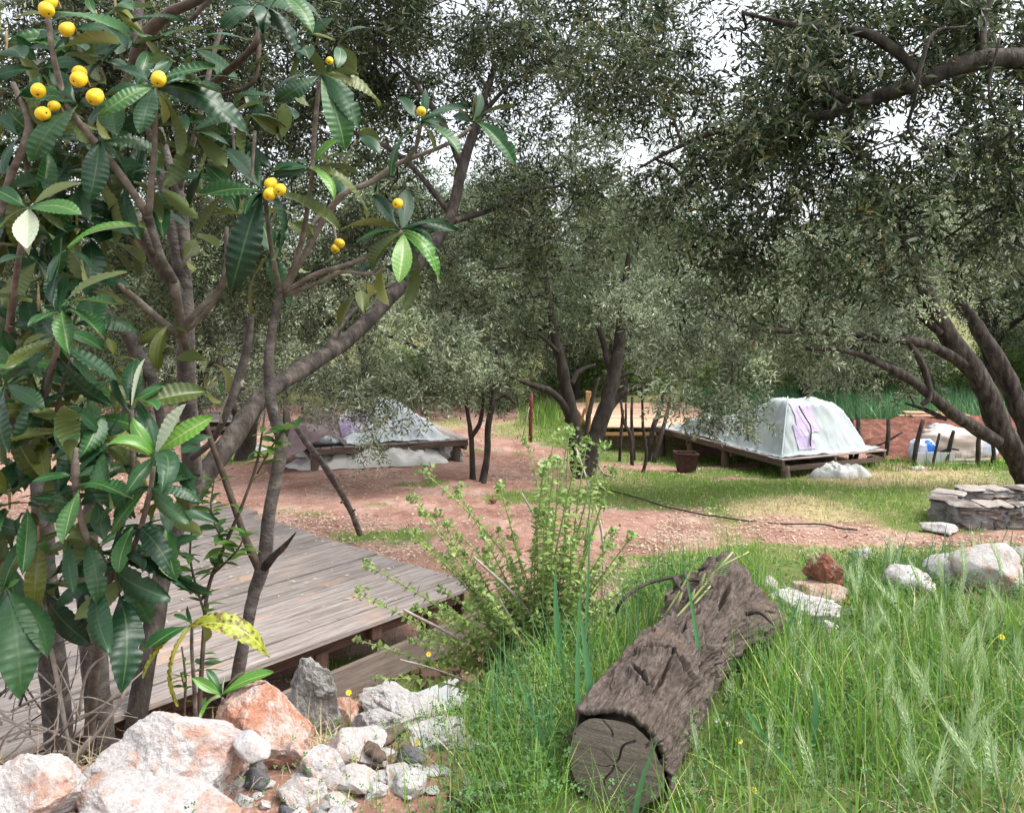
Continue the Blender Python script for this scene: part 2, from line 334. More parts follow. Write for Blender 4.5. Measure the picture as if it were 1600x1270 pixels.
m_platwood = woodmat('brown_platform_wood', [(.3, (.08, .058, .045)), (.6, (.16, .12, .095)), (.8, (.25, .2, .165))])
m_plattop = woodmat('platform_board_top', [(.3, (.20, .17, .155)), (.6, (.34, .29, .27)), (.8, (.44, .40, .38))])
m_newwood = woodmat('new_pine', [(.3, (.50, .30, .19)), (.6, (.62, .42, .30)), (.8, (.68, .50, .38))])
m_tanpost = woodmat('tan_pine_post', [(.3, (.28, .16, .07)), (.6, (.40, .24, .11)), (.8, (.46, .3, .15))])
def clothmat(name, col, rough=.45, transl=.12, alpha=None, sc=5):
    m, t = M(name); n = noise(t, sc, 5); n2 = noise(t, sc*7, 4)
    c = mixc(t, .3, col, ramp(t, n, [(.3, (.8, .8, .8)), (.65, (1.03, 1.03, 1.03))]), 'MULTIPLY')
    return finish(m, t, c, rough, [(n2, .12, .01)], .4, transl=transl, alpha=alpha)
m_tarp = clothmat('pale_tarp', (.40, .45, .455)); m_tarp_blue = clothmat('pale_blue_tarp', (.55, .61, .63)); m_lav = clothmat('lavender_cloth', (.47, .39, .58)); m_mauve = clothmat('mauve_tarp', (.20, .145, .15))
m_plastic = clothmat('clear_plastic_sheet', (.74, .73, .69), .3, .25); m_plastic2 = clothmat('grey_plastic_sheet', (.50, .51, .49), .3, .2); m_bag = clothmat('translucent_plastic', (.62, .66, .66), .25, .3, .85)
m_beige = clothmat('beige_sack', (.55, .47, .42)); m_bluesack = clothmat('blue_white_sack', (.56, .6, .74)); m_blue = simple('blue_strap', [(.3, (.02, .13, .55)), (.7, (.04, .2, .7))], 10, .5, .05)
m_black = simple('black_rubber', [(.3, (.012, .012, .012)), (.7, (.03, .028, .025))], 20, .5, .1, .002)
m_rust = simple('rusty_metal', [(.3, (.03, .014, .011)), (.7, (.075, .033, .024))], 12, .8, .3, .005)
m_redpost = simple('red_paint', [(.3, (.09, .018, .016)), (.7, (.15, .035, .03))], 12, .6, .1, .002)

# ground: soil, litter and turf mixed by what grows where
PATCH = []
def patch(px, py, rx, ry, s, kind='g'):
    c = gnd(px, py); PATCH.append((c[0], c[1], rx*c[1]/F, ry*c[1]**2/(F*(CH-c[2])), s, kind))
for a in [(1200, 770, 330, 26, 1.0), (1420, 765, 260, 34, .95), (1500, 800, 200, 36, .8), (1250, 795, 160, 18, .45), (1000, 752, 130, 20, .85), (840, 778, 150, 14, .8), (720, 775, 60, 10, .4),
          (590, 842, 110, 24, .85), (700, 880, 140, 30, .6), (870, 665, 120, 14, .9), (700, 665, 60, 8, .8), (960, 705, 150, 22, .55), (1200, 730, 200, 16, .5), (1000, 900, 180, 32, .7), (1300, 876, 240, 24, .95),
          (380, 705, 60, 16, .8), (1500, 700, 150, 14, .4), (1450, 870, 200, 16, .8), (760, 940, 120, 30, .8), (600, 1060, 150, 40, .8), (1130, 860, 150, 12, .2), (1560, 740, 90, 20, .9), (1000, 870, 120, 12, .35), (1180, 765, 240, 26, 1.3), (1420, 755, 200, 30, 1.2), (1010, 745, 100, 20, 1.2), (590, 838, 90, 16, 1.1), (1330, 872, 260, 18, 1.3), (860, 668, 90, 12, 1.1), (1120, 720, 90, 14, 1.0), (1200, 738, 190, 14, 1.1), (1050, 718, 60, 14, 1.0), (660, 755, 60, 8, .7), (480, 800, 60, 10, .5), (1100, 872, 160, 10, .8), (1300, 780, 260, 26, 1.1), (960, 770, 90, 16, 1.1), (860, 775, 110, 12, 1.0)]:
    patch(*a)
def gmask(x, y):
    x = np.asarray(x, float); y = np.asarray(y, float); g = np.zeros(np.broadcast(x, y).shape)
    for cx, cy, rx, ry, s, k in PATCH: g = np.maximum(g, s*np.exp(-.9*(((x-cx)/rx)**2+((y-cy)/ry)**2)**1.3))
    g = g+.33*fbm(P3(x*1.1, y*.8, 1), 4)+.15*fbm(P3(x*6, y*4, 2), 2)
    g = np.where(y > 24, np.maximum(g, .55), g)
    bank = 1-sst(.9, 1.5, y-interp_edge(x))
    return np.clip(np.maximum(g*(1-bank*sst(.1, -.4, x)), bank*.8*sst(-.5, .1, x)), 0, 1)
def drymask(x, y): return (np.asarray(y) < 24)*(np.asarray(y) > interp_edge(x)+.6)*sst(.12, .75, fbm(P3(x*.55+4, y*.45, 7), 3)*.7+.62*np.exp(-((x-5.6)/1.5)**2-((y-10.9)/.8)**2))
xs = np.sinh(np.linspace(-5.3, 5.3, 300))*.62; xs = xs[np.abs(xs) < 70]
ys = np.concatenate([np.arange(-4, 2, .4), np.arange(2, 6, .045), np.arange(6, 16, .09), np.arange(16, 30, .3), np.geomspace(30, 95, 30)])
GX, GY = np.meshgrid(xs, ys, indexing='ij')
def gz(x, y): return zt(x, y)+.018*fbm(P3(x*7, y*7, 4), 4)*np.clip(1.5-y/40, .2, 1)+.03*sst(.2, 1, fbm(P3(x*1.3, y*1.3, 8), 3))
GZ = gz(GX, GY)
m_ground, t = M('red_soil_ground')
ag = N(t, 'ShaderNodeAttribute', attribute_name='turf').outputs['Fac']; ad_ = N(t, 'ShaderNodeAttribute', attribute_name='dry').outputs['Fac']
n1 = noise(t, 1.1, 8, .65); n2 = noise(t, 9, 8, .7); n3 = noise(t, 55, 6, .7)
soil = ramp(t, n1, [(.3, (.17, .082, .062)), (.5, (.285, .158, .122)), (.7, (.40, .285, .235))])
soil = mixc(t, .65, soil, ramp(t, n2, [(.32, (.55, .5, .48)), (.6, (1.1, 1.1, 1.1))]), 'MULTIPLY')
soil = mixc(t, ramp(t, n3, [(.54, (0, 0, 0)), (.66, (.7, .7, .7))]), soil, (.50, .40, .33))
turf = mixc(t, ad_, ramp(t, n2, [(.3, (.05, .085, .02)), (.7, (.12, .19, .04))]), ramp(t, n2, [(.3, (.24, .20, .09)), (.7, (.42, .37, .19))]))
gm = N(t, 'ShaderNodeMath', operation='MULTIPLY_ADD'); t.links.new(n3, gm.inputs[0]); gm.inputs[1].default_value = .5; t.links.new(ag, gm.inputs[2])
col = mixc(t, ramp(t, gm.outputs[0], [(.55, (0, 0, 0)), (.85, (.85, .85, .85))]), soil, turf)
finish(m_ground, t, col, .95, [(n2, .6, .03), (n3, .7, .012)], .15)
ground = mk('ground', P3(GX, GY, GZ).reshape(-1, 3), gridfaces(*GX.shape)[:, ::-1] if False else gridfaces(*GX.shape), m_ground, kind='structure', attr={'turf': gmask(GX, GY).ravel(), 'dry': drymask(GX, GY).ravel()})

# ------------------------------------------------------------------ olive foliage
def spray_tpl(K, L, W, seg, simple_=True):
    """one leafy twig along +X: K leaves, each a folded rhombus (or 6-vertex blade)"""
    V = []
    for k in range(K):
        s = seg*(k//2+.5)/(K/2)*1.0; side = (k % 2)*math.pi+(k//2)*math.pi/2+R.normal()*.4
        d = nrm([R.uniform(.35, .95), math.cos(side), math.sin(side)]); d = nrm(d+np.array([0, 0, -.12]))
        l = L*R.uniform(.65, 1.15); wd = W*R.uniform(.8, 1.2)
        n = nrm(np.cross(d, R.normal(size=3))); n = nrm(n*.6+np.array([0, 0, .5])); b = nrm(np.cross(d, n)); n = np.cross(b, d)
        p = np.array([s, 0, 0])+R.normal(size=3)*L*.12; f = .18*wd; m = p+d*l*.5
        V.append([p, m+b*wd*.5+n*f, p+d*l-n*l*R.uniform(0, .2), m-b*wd*.5+n*f])
    return np.array(V).reshape(-1, 3)
def rand_rots(ax):
    """rotation matrices whose x axis is ax, free roll but z roughly up"""
    z = nrm(R.normal(size=ax.shape)*.55+np.array([0, 0, 1.])); y = nrm(np.cross(z, ax)); z = np.cross(ax, y)
    return np.stack([ax, y, z], -1)
def foliage(blobs, L, W, K=14, seg=.26, tau=1.5, clump=.25, droop=.35, nt_=6, hollow=.35):
    """blobs [(px,py,Y,rx,ry,depth_m[,tau])] -> leaf vertices, spray origins, axes"""
    tpl = [spray_tpl(K, L, W, seg) for _ in range(nt_)]; VV = []; OO = []; AA = []
    for b in blobs:
        px, py, Y, rx, ry, dm = b[:6]; tb = tau*(b[6] if len(b) > 6 else 1)
        k = Y/F; c = at(px, py, Y); rad = np.array([rx*k, dm, ry*k])
        n = int(tb*math.pi*rx*ry/(.325*L*W/k**2)/K*(1-.2*0)); 
        u = nrm(R.normal(size=(n*4, 3))); u = u*(R.uniform(hollow**3, 1, (n*4, 1)))**(1/3.)
        q = fbm((c+u*rad)/(rad.mean()*clump)+R.uniform(0, 90), 3); o = np.argsort(-(q+R.normal(size=len(q))*.16))[:n]
        u = u[o]; p = c+u*rad*(1+.22*fbm(u*2.2+R.uniform(0, 50), 2))[:, None]
        a = nrm(u*.7+R.normal(size=u.shape)*.55+np.array([0, 0, -droop])); OO.append(p); AA.append(a)
    O = np.vstack(OO); A = np.vstack(AA); Rt = rand_rots(A); ti = R.integers(0, nt_, len(O)); sc = R.uniform(.75, 1.2, len(O))
    for i in range(nt_):
        q = ti == i; VV.append((np.einsum('nij,kj->nki', Rt[q], tpl[i])*sc[q][:, None, None]+O[q][:, None]).reshape(-1, 3))
    V = np.vstack(VV); return V, np.arange(len(V)).reshape(-1, 4), O, A
def sticks(O, A, ln, r):
    """thin three-sided twigs"""
    Rt = rand_rots(A); a = np.arange(3)*2*np.pi/3
    ring = np.stack([np.zeros(3), np.cos(a), np.sin(a)], -1)
    B0 = np.vstack([ring*[1, r, r], ring*[1, r*.35, r*.35]+[ln, 0, 0]]); B0[:3, 0] = -ln*.35
    V = (np.einsum('nij,kj->nki', Rt, B0)+O[:, None]).reshape(-1, 3); n = len(O); b = (np.arange(n)*6)[:, None, None]
    Q = np.array([[0, 1, 4, 3], [1, 2, 5, 4], [2, 0, 3, 5]])[None]+b; return V, Q.reshape(-1, 4)
def branch_to(p0, p1, r0, sag=.15, n=5):
    t = np.linspace(0, 1, n)[:, None]; d = np.linalg.norm(p1-p0); P = p0*(1-t)+p1*t
    P = P+np.sin(t*np.pi)*np.array([0, 0, sag*d])+np.sin(t*np.pi)*R.normal(size=(n, 3))*.06*d; return P, r0*(1-.8*t[:, 0])
def olive(label, base, limbs, blobs, L, W, mleaf, K=14, tau=1.5, bark=None, sides=10, twig=.0022, conn=True, parts=0, clump=.42, seg=.3, name='olive_tree', group='olive trees', droop=.35, subs=5, leafview=None):
    bark = bark or m_bark; T = thing(name, label, 'tree', base, group)
    nodes = []
    for i, l in enumerate(limbs):
        P, r = limb(l)
        if i == 0: P = np.vstack([[P[0, 0], P[0, 1], min(P[0, 2], float(zt(P[0, 0], P[0, 1])))-.06], P[1:] if P[0, 2]-zt(P[0, 0], P[0, 1]) < .1 else P]); r = np.r_[r[0]*1.1, r][-len(P):]
        V, Fs, uv = tube(P, r, sides, 5, .2, nf=7); mk('trunk' if i == 0 else 'branch', V, Fs, bark, T, org=base, uv=uv)
        nodes += list(zip(catmull(P, 4), np.interp(np.linspace(0, 1, (len(P)-1)*4+1), np.linspace(0, 1, len(r)), r)))
    V, Q, O, A = foliage(blobs, L, W, K, seg, tau, clump, droop)
    mk('crown', V, Q, mleaf, T, smooth=False, org=base, kind='stuff')
    tw = MB(); n = min(len(O), 5000); q = R.permutation(len(O))[:n]; v, f = sticks(O[q], A[q], seg, twig); tw.add(v, f)
    if conn and nodes:
        NP = np.array([a for a, _ in nodes]); NR = np.array([b for _, b in nodes])
        for b in blobs:
            c = at(*b[:3]); k = b[2]/F; i = np.argmin(np.linalg.norm(NP-c, axis=1)+R.uniform(0, .3, len(NP)))
            P, r = branch_to(NP[i], c, max(min(NR[i]*.6, .05), .012)); v, f, uv = tube(P, r, 6, 4, .1); mk('branch', v, f, bark, T, org=base, uv=uv)
            for s in range(subs):
                u = nrm(R.normal(size=3))*np.array([b[3]*k, b[5], b[4]*k])*R.uniform(.6, .95); P2, r2 = branch_to(P[R.integers(2, 5)], c+u, r[2]*.5+.003, .1); v, f, uv = tube(P2, r2, 5, 3, 0); tw.add(v, f, uv)
    tw.build('twigs', bark, T, org=base, kind='stuff')
    if parts:           # the nearest leaves one by one
        lm = []
        for k in range(5):
            t = np.linspace(0, 1, 6); hw = np.sin(np.pi*t**.85)*.5*W/L+.004; hw[0] = hw[-1] = .004; bend = -.12*(t-.3)**2*R.uniform(.2, 1.6)
            v = np.vstack([P3(t, hw, bend+.12*hw), P3(t, 0*t, bend), P3(t, -hw, bend+.12*hw)]); i = np.arange(5)
            f = np.vstack([np.stack([i+6, i+7, i+1, i], -1), np.stack([i+12, i+13, i+7, i+6], -1)]); o = mk('leaf', v, f, m_oleaf_part, T, smooth=True); lm.append(o.data); bpy.data.objects.remove(o)
        px = CX+F*O[:, 0]/O[:, 1]; py = HY+F*(CH-O[:, 2])/O[:, 1]; vis = np.where((px > 0) & (px < 1600) & (py > 0) & (py < 640))[0]
        vis = vis[np.argsort(O[vis, 1])][:parts*2//5]; 
        for j in range(parts):
            s = vis[j % len(vis)]; o = bpy.data.objects.new('leaf', lm[j % 5]); COL.objects.link(o); o.parent = T
            p = O[s]+A[s]*seg*R.uniform(0, 1.1); o.location = p-np.asarray(base); d = nrm(A[s]*.5+R.normal(size=3)*.6)
            o.rotation_euler = Vector(d).to_track_quat('X', 'Z').to_euler(); o.rotation_euler.rotate_axis('X', R.uniform(-1.2, 1.2)); sc = L*R.uniform(.8, 1.25); o.scale = (sc, sc, sc)
    return T, O, A

# leaning olive behind the loquat
b0 = at(212, 1120, 4.0); b0[2] = zt(b0[0], b0[1])
olive('leaning olive with a long curved trunk crossing behind the loquat and over the old deck', b0,
      [[(q[0], q[1], q[2], q[3]*.76) for q in l_] for l_ in [[(204, 1190, 4.0, 50), (218, 1090, 4.05, 44), (240, 975, 4.2, 40), (265, 850, 4.4, 39), (298, 775, 4.6, 40), (360, 690, 4.9, 40), (423, 610, 5.3, 38), (538, 535, 6.0, 32), (610, 465, 6.5, 29), (665, 400, 6.9, 26), (705, 335, 7.2, 24), (722, 260, 7.4, 22), (748, 185, 7.6, 16), (775, 100, 7.8, 11)],
       [(722, 260, 7.4, 18), (690, 190, 7.5, 13), (640, 120, 7.5, 9), (580, 60, 7.7, 6)], [(690, 350, 7.1, 16), (760, 330, 7.4, 13), (820, 300, 7.7, 9), (880, 290, 8, 6)], [(510, 548, 5.8, 16), (540, 500, 6.2, 11), (590, 455, 6.6, 8), (640, 440, 7, 5)],
       [(748, 185, 7.6, 12), (800, 130, 7.7, 9), (870, 90, 7.9, 6)], [(705, 335, 7.2, 14), (620, 240, 7.6, 10), (500, 190, 8, 8), (400, 170, 8.3, 5)]]],
      [(860, 70, 8, 170, 100, .9, 1.25), (650, 60, 8, 140, 100, .8, 1.2), (480, 90, 8.2, 150, 120, .9, 1.3), (840, 250, 8, 110, 90, .7), (600, 330, 8.4, 130, 90, .8, .9), (900, 340, 8.5, 120, 90, .8), (430, 290, 8.8, 150, 140, .9), (270, 110, 8.8, 180, 150, .9, 1.2), (90, 120, 9, 160, 170, .9, 1.2), (770, 420, 9, 120, 70, .8), (560, 180, 8.5, 120, 90, .8), (300, 420, 9.4, 140, 120, .9), (120, 420, 9.4, 150, 150, .9), (700, 0, 8, 170, 70, .8, 1.3), (930, 30, 8.2, 140, 80, .8, 1.1), (760, 130, 8.8, 120, 60, .7, .7), (560, 20, 8, 150, 70, .8, 1.2), (330, 30, 8.4, 150, 70, .8, 1.2), (130, 20, 8.6, 150, 70, .8, 1.2), (210, 190, 9.3, 190, 110, .9), (30, 60, 9.2, 130, 110, .9), (450, 30, 8.6, 150, 80, .8), (360, 170, 9.2, 130, 90, .8), (620, 130, 8.6, 110, 60, .7), (40, 250, 9.4, 140, 110, .9), (480, 455, 9, 120, 70, .7)],
      .092, .0205, m_olive, tau=1.35, parts=300)
# near olive at the right, its trunk just outside the picture
b1 = np.array([5.2, 5.6, float(zt(5.2, 5.6))])
T1, O1, A1 = olive('near olive on the right whose thick branch hangs cream blossom low over the clearing', b1,
      [[(q[0], q[1], q[2], q[3]*.8) for q in l_] for l_ in [[(1960, 900, 5.6, 95), (1930, 600, 5.6, 85), (1850, 330, 5.5, 72), (1740, 170, 5.4, 55), (1640, 105, 5.3, 44), (1560, 92, 5.2, 39), (1500, 104, 5.2, 36), (1430, 132, 5.2, 31), (1370, 150, 5.3, 25), (1300, 178, 5.4, 18), (1200, 192, 5.6, 14), (1120, 205, 5.8, 11), (1050, 235, 6.0, 8), (1000, 262, 6.2, 5)],
       [(1432, 112, 5.2, 24), (1400, 80, 5.2, 22), (1350, 52, 5.2, 20), (1290, 46, 5.3, 17), (1240, 40, 5.4, 12), (1160, 20, 5.6, 7)], [(1530, 92, 5.2, 22), (1535, 30, 5.2, 20), (1560, -40, 5.3, 16)], [(1400, 150, 5.3, 14), (1330, 160, 5.3, 13), (1270, 118, 5.4, 8)],
       [(1510, 42, 4.6, 6), (1460, 52, 4.6, 7), (1440, 100, 4.6, 7), (1428, 160, 4.65, 7), (1420, 205, 4.7, 6), (1455, 235, 4.7, 4), (1462, 265, 4.7, 3)], [(1420, 205, 4.7, 4), (1375, 225, 4.75, 3), (1340, 240, 4.8, 2)], [(1562, 60, 4.7, 5), (1545, 140, 4.7, 5), (1560, 180, 4.75, 3), (1590, 215, 4.8, 2)]]],
      [(1320, 250, 5.6, 230, 120, .8), (1510, 290, 5.6, 150, 130, .8), (1160, 110, 6, 190, 130, .8, 1.2), (1450, 40, 5.8, 220, 100, .8, 1.2), (1010, 60, 6.4, 150, 120, .8, 1.2), (1270, 370, 5.8, 190, 80, .7), (1490, 410, 6, 140, 60, .7, .5), (1090, 300, 6.4, 110, 110, .8), (1600, 180, 5.8, 90, 120, .7), (1400, 70, 5.9, 110, 60, .6, 1.3), (1500, 60, 6.1, 110, 70, .6, 1.2), (1300, 120, 6.2, 120, 60, .6, 1.1), (1200, 220, 6.3, 130, 70, .6), (1560, 110, 6.3, 80, 60, .5), (1150, 440, 6.3, 90, 60, .6, .7)],
      .086, .020, m_olive, tau=1.55, parts=300)
bl = MB(); ico = None
octa = np.array([[1, 0, 0], [-1, 0, 0], [0, 1, 0], [0, -1, 0], [0, 0, 1], [0, 0, -1]], float); octf = np.array([[0, 2, 4], [2, 1, 4], [1, 3, 4], [3, 0, 4], [2, 0, 5], [1, 2, 5], [3, 1, 5], [0, 3, 5]])
px = CX+F*O1[:, 0]/O1[:, 1]; py = HY+F*(CH-O1[:, 2])/O1[:, 1]; ok = np.where((py > 40) & (py < 480) & (px < 1620))[0]; ok = ok[np.argsort(O1[ok, 1]+R.normal(size=len(ok))*.15)][:260]
for s in ok:
    d = nrm(A1[s]*.5+R.normal(size=3)*.4+[0, 0, -.5]); ln = R.uniform(.04, .10)
    for k in range(R.integers(9, 18)): bl.add(octa*R.uniform(.004, .0065)+O1[s]+A1[s]*.15+d*ln*R.uniform(0, 1)+R.normal(size=3)*.006, octf)
bl.build('blossom', m_cream, T1, org=b1, kind='stuff')
# olive right of the tent
b2 = at(1612, 768, 12.4); b2[2] = zt(b2[0], b2[1])
olive('big olive behind the stone ring with several grey limbs leaning towards the tent', b2,
      [[(q[0], q[1], q[2], q[3]*.66) for q in l_] for l_ in [[(1618, 775, 12.4, 66), (1600, 735, 12.4, 58), (1570, 684, 12.3, 54), (1536, 603, 12.2, 52), (1485, 530, 12.1, 46), (1452, 471, 12, 36), (1434, 420, 12, 28), (1400, 340, 12, 20)],
       [(1612, 700, 12.5, 48), (1600, 657, 12.6, 46), (1568, 579, 12.6, 42), (1527, 512, 12.6, 34), (1497, 465, 12.6, 28), (1480, 400, 12.6, 20), (1500, 320, 12.6, 12)],
       [(1560, 690, 12.2, 32), (1500, 654, 12, 28), (1432, 600, 11.8, 24), (1380, 570, 11.6, 18), (1320, 548, 11.5, 13), (1260, 545, 11.5, 8)], [(1440, 632, 11.8, 12), (1452, 620, 11.8, 14), (1448, 590, 11.8, 16), (1436, 560, 11.8, 15), (1410, 520, 11.8, 9)],
       [(1512, 572, 12.1, 28), (1449, 538, 11.9, 24), (1365, 527, 11.7, 20), (1290, 520, 11.6, 15), (1229, 518, 11.5, 12), (1172, 511, 11.4, 10), (1118, 491, 11.3, 7)], [(1470, 520, 12, 20), (1420, 480, 12, 18), (1360, 440, 12, 12), (1320, 410, 12, 8)], [(1478, 655, 12, 9), (1445, 640, 12, 10), (1415, 630, 12, 5)]]],
      [(1105, 588, 11.3, 100, 72, .8, 1.15), (1060, 540, 11.6, 80, 60, .7), (1140, 640, 11.1, 58, 30, .5), (1210, 510, 11.8, 140, 70, .8), (1330, 545, 12.3, 120, 42, .7, .8), (1300, 470, 12, 150, 70, .8), (1480, 430, 12.6, 110, 70, .8, .35), (1560, 330, 12.8, 120, 100, .9, .4), (1060, 470, 12.3, 110, 80, .8), (1400, 590, 12.8, 80, 30, .6, .7), (1275, 575, 12.6, 80, 28, .6, .9), (1400, 370, 12.4, 130, 80, .8)],
      .10, .024, m_olive_pale, tau=1.2)
# centre olive
b3 = at(908, 750, 13.6); b3[2] = zt(b3[0], b3[1])
olive('forked olive with a dark twin trunk standing in the middle of the clearing', b3,
      [[(q[0], q[1], q[2], q[3]*.74) for q in l_] for l_ in [[(910, 764, 13.6, 52), (908, 738, 13.6, 40), (898, 700, 13.6, 33), (894, 650, 13.6, 29), (880, 580, 13.6, 24), (868, 530, 13.6, 19), (858, 470, 13.6, 13), (850, 400, 13.7, 8)], [(912, 752, 13.6, 40), (925, 695, 13.7, 36), (945, 640, 13.8, 34), (960, 585, 13.9, 30), (970, 520, 14, 23), (975, 460, 14, 16), (985, 380, 14.2, 9)],
       [(893, 655, 13.6, 18), (878, 628, 13.5, 16), (858, 610, 13.4, 14), (835, 603, 13.3, 11), (800, 590, 13.3, 6)], [(948, 645, 13.8, 15), (970, 618, 13.8, 14), (990, 607, 13.8, 11), (1025, 601, 13.8, 7)], [(960, 605, 13.9, 11), (970, 590, 13.9, 9), (985, 583, 13.9, 8), (1000, 588, 13.9, 6), (1006, 600, 13.9, 4)],
       [(893, 600, 13.6, 14), (905, 580, 13.7, 11), (930, 570, 13.9, 7)], [(958, 590, 13.9, 16), (945, 545, 14, 14), (935, 510, 14, 10)], [(880, 560, 13.6, 12), (862, 540, 13.5, 10), (840, 520, 13.5, 6)]]],
      [(880, 370, 14, 150, 100, 1.1), (800, 470, 14, 110, 80, .9), (960, 440, 14.3, 110, 70, .9, .8), (760, 590, 13.6, 85, 48, .7, 1.1), (840, 530, 14.4, 80, 45, .7, .7), (930, 270, 14.5, 170, 90, 1.1), (1000, 545, 14.6, 70, 40, .7, .8), (740, 330, 14.5, 130, 90, 1), (700, 450, 14.2, 80, 70, .8)],
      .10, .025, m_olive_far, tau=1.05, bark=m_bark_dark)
# silvery olive hanging over the left platform
b4 = np.array([-5.2, 15.4, float(zt(-5.2, 15.4))])
olive('silvery olive whose foliage hangs over the left covered platform', b4,
      [[(378, 755, 15.4, 34), (385, 690, 15.4, 28), (400, 620, 15.2, 24), (440, 560, 14.8, 18), (500, 510, 14.2, 12), (560, 480, 13.6, 8)], [(388, 680, 15.4, 18), (350, 600, 15.4, 15), (330, 520, 15.4, 9)], [(520, 505, 14, 9), (600, 520, 13.2, 8), (680, 560, 12.6, 5)], [(480, 525, 14.3, 9), (500, 590, 13.2, 6), (545, 640, 12.4, 4)]],
      [(640, 560, 12.4, 115, 80, .9, 1.15), (530, 540, 12.6, 110, 80, .9), (715, 560, 12.6, 60, 60, .7, 1.1), (560, 640, 12, 55, 45, .4, 1.1), (590, 690, 11.9, 28, 30, .3, .9), (455, 590, 13.2, 80, 60, .7), (680, 470, 13.2, 110, 60, .8), (530, 440, 13.8, 130, 60, .8), (660, 620, 12.2, 90, 36, .5, 1.1), (420, 500, 14, 90, 80, .8), (340, 560, 14.5, 90, 70, .8, .9)],
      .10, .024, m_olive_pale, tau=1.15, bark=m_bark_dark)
# background grove: three trees modelled, the others copies with their own spread
KINDS = ['pale olive with a loose round crown', 'dense grey-green olive with a low skirt', 'tall thin olive with an open crown']
where_ = ['far left behind the loquat', 'left behind the covered platform', 'behind the left grass strip', 'behind the red post', 'behind the pale deck', 'just left of the far pale deck', 'right behind the tent', 'beyond the garden stakes', 'at the far end of the garden', 'behind the firewood', 'past the right olive trunk', 'deep behind the centre olive', 'deep behind the left platform', 'deep behind the tent', 'deep behind the garden', 'deep at the left edge', 'deep at the right edge', 'in the far middle row', 'past the left edge trees', 'between the far left trees', 'close behind the left tarpaulin', 'at the back corner of the far pale deck', 'beyond the right bushes', 'at the far left edge']
bgpos = [(-12.5, 20), (-8, 20.5), (-4.2, 23.5), (-1.2, 27), (2.0, 26.5), (-.3, 22.5), (7.4, 20.5), (10.2, 23.5), (13.4, 22.5), (11.6, 27), (16.6, 21), (5.2, 30), (-7, 29), (8.5, 32), (14.5, 32), (-14, 30), (21, 30), (0, 34), (-17, 25), (-10.5, 24.5), (-6.3, 18.6), (3.2, 24), (18.8, 27), (-15.5, 19)]
protos = []
def bgtree(kind, label, pos):
    base = np.array([pos[0], pos[1], float(zt(*pos))])
    if len(protos) < 3:
        T = thing('olive_tree', label, 'tree', base, 'olive trees'); hh = [4.6, 4.2, 5.6][kind]; wd = [2.5, 2.7, 2.1][kind]
        V, Fs, uv = tube([[0, 0, -.2], [.1, .05, .5], [.0, .1, 1.1]], [.2, .15, .12], 8, 4, .15, nf=5); mk('trunk', V, Fs, m_bark_dark, T)
        tw = MB()
        for k in range(5):
            a = k*1.26+kind; P, r = branch_to(np.array([0, .1, 1.0]), np.array([math.cos(a)*wd*.7, math.sin(a)*wd*.7, hh*R.uniform(.55, .8)]), .08, .1); V, Fs, uv = tube(P, r, 6, 4, .1); mk('branch', V, Fs, m_bark_dark, T)
        bl_ = []
        for k in range(13):
            a = R.uniform(0, 6.28); rr = wd*R.uniform(.2, .75); z = hh*R.uniform(.22 if kind == 1 else .36, .9); bl_.append((rr*math.cos(a), rr*math.sin(a), z, R.uniform(.75, 1.15), R.uniform(.55, .85)))
        VV = []
        tp = [spray_tpl(14, .12, .034, .4) for _ in range(4)]
        for cx, cy, cz, r_, rz in bl_:
            n = 150; u = nrm(R.normal(size=(n, 3)))*R.uniform(.25, 1, (n, 1))**(1/3); p = np.array([cx, cy, cz])+u*[r_, r_, rz]*(1+.25*fbm(u*2+cx*9, 2))[:, None]
            a = nrm(u*.7+R.normal(size=u.shape)*.5+[0, 0, -.35]); Rt = rand_rots(a)
            for i in range(4): VV.append((np.einsum('nij,kj->nki', Rt[i::4], tp[i])+p[i::4, None]).reshape(-1, 3))
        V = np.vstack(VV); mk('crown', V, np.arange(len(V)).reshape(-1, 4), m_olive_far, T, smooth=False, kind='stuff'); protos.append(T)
    else:
        s = protos[kind]; T = s.copy(); COL.objects.link(T); T['label'] = label; T.location = base
        for c in s.children: copyob(c, T)
    T.rotation_euler.z = R.uniform(0, 6.28); sc = R.uniform(.95, 1.25)*(1+max(0, pos[1]-24)*.02); T.scale = (sc, sc, sc*R.uniform(.95, 1.15))
for i, p in enumerate(bgpos): bgtree(i % 3, KINDS[i % 3]+' '+where_[i], p)

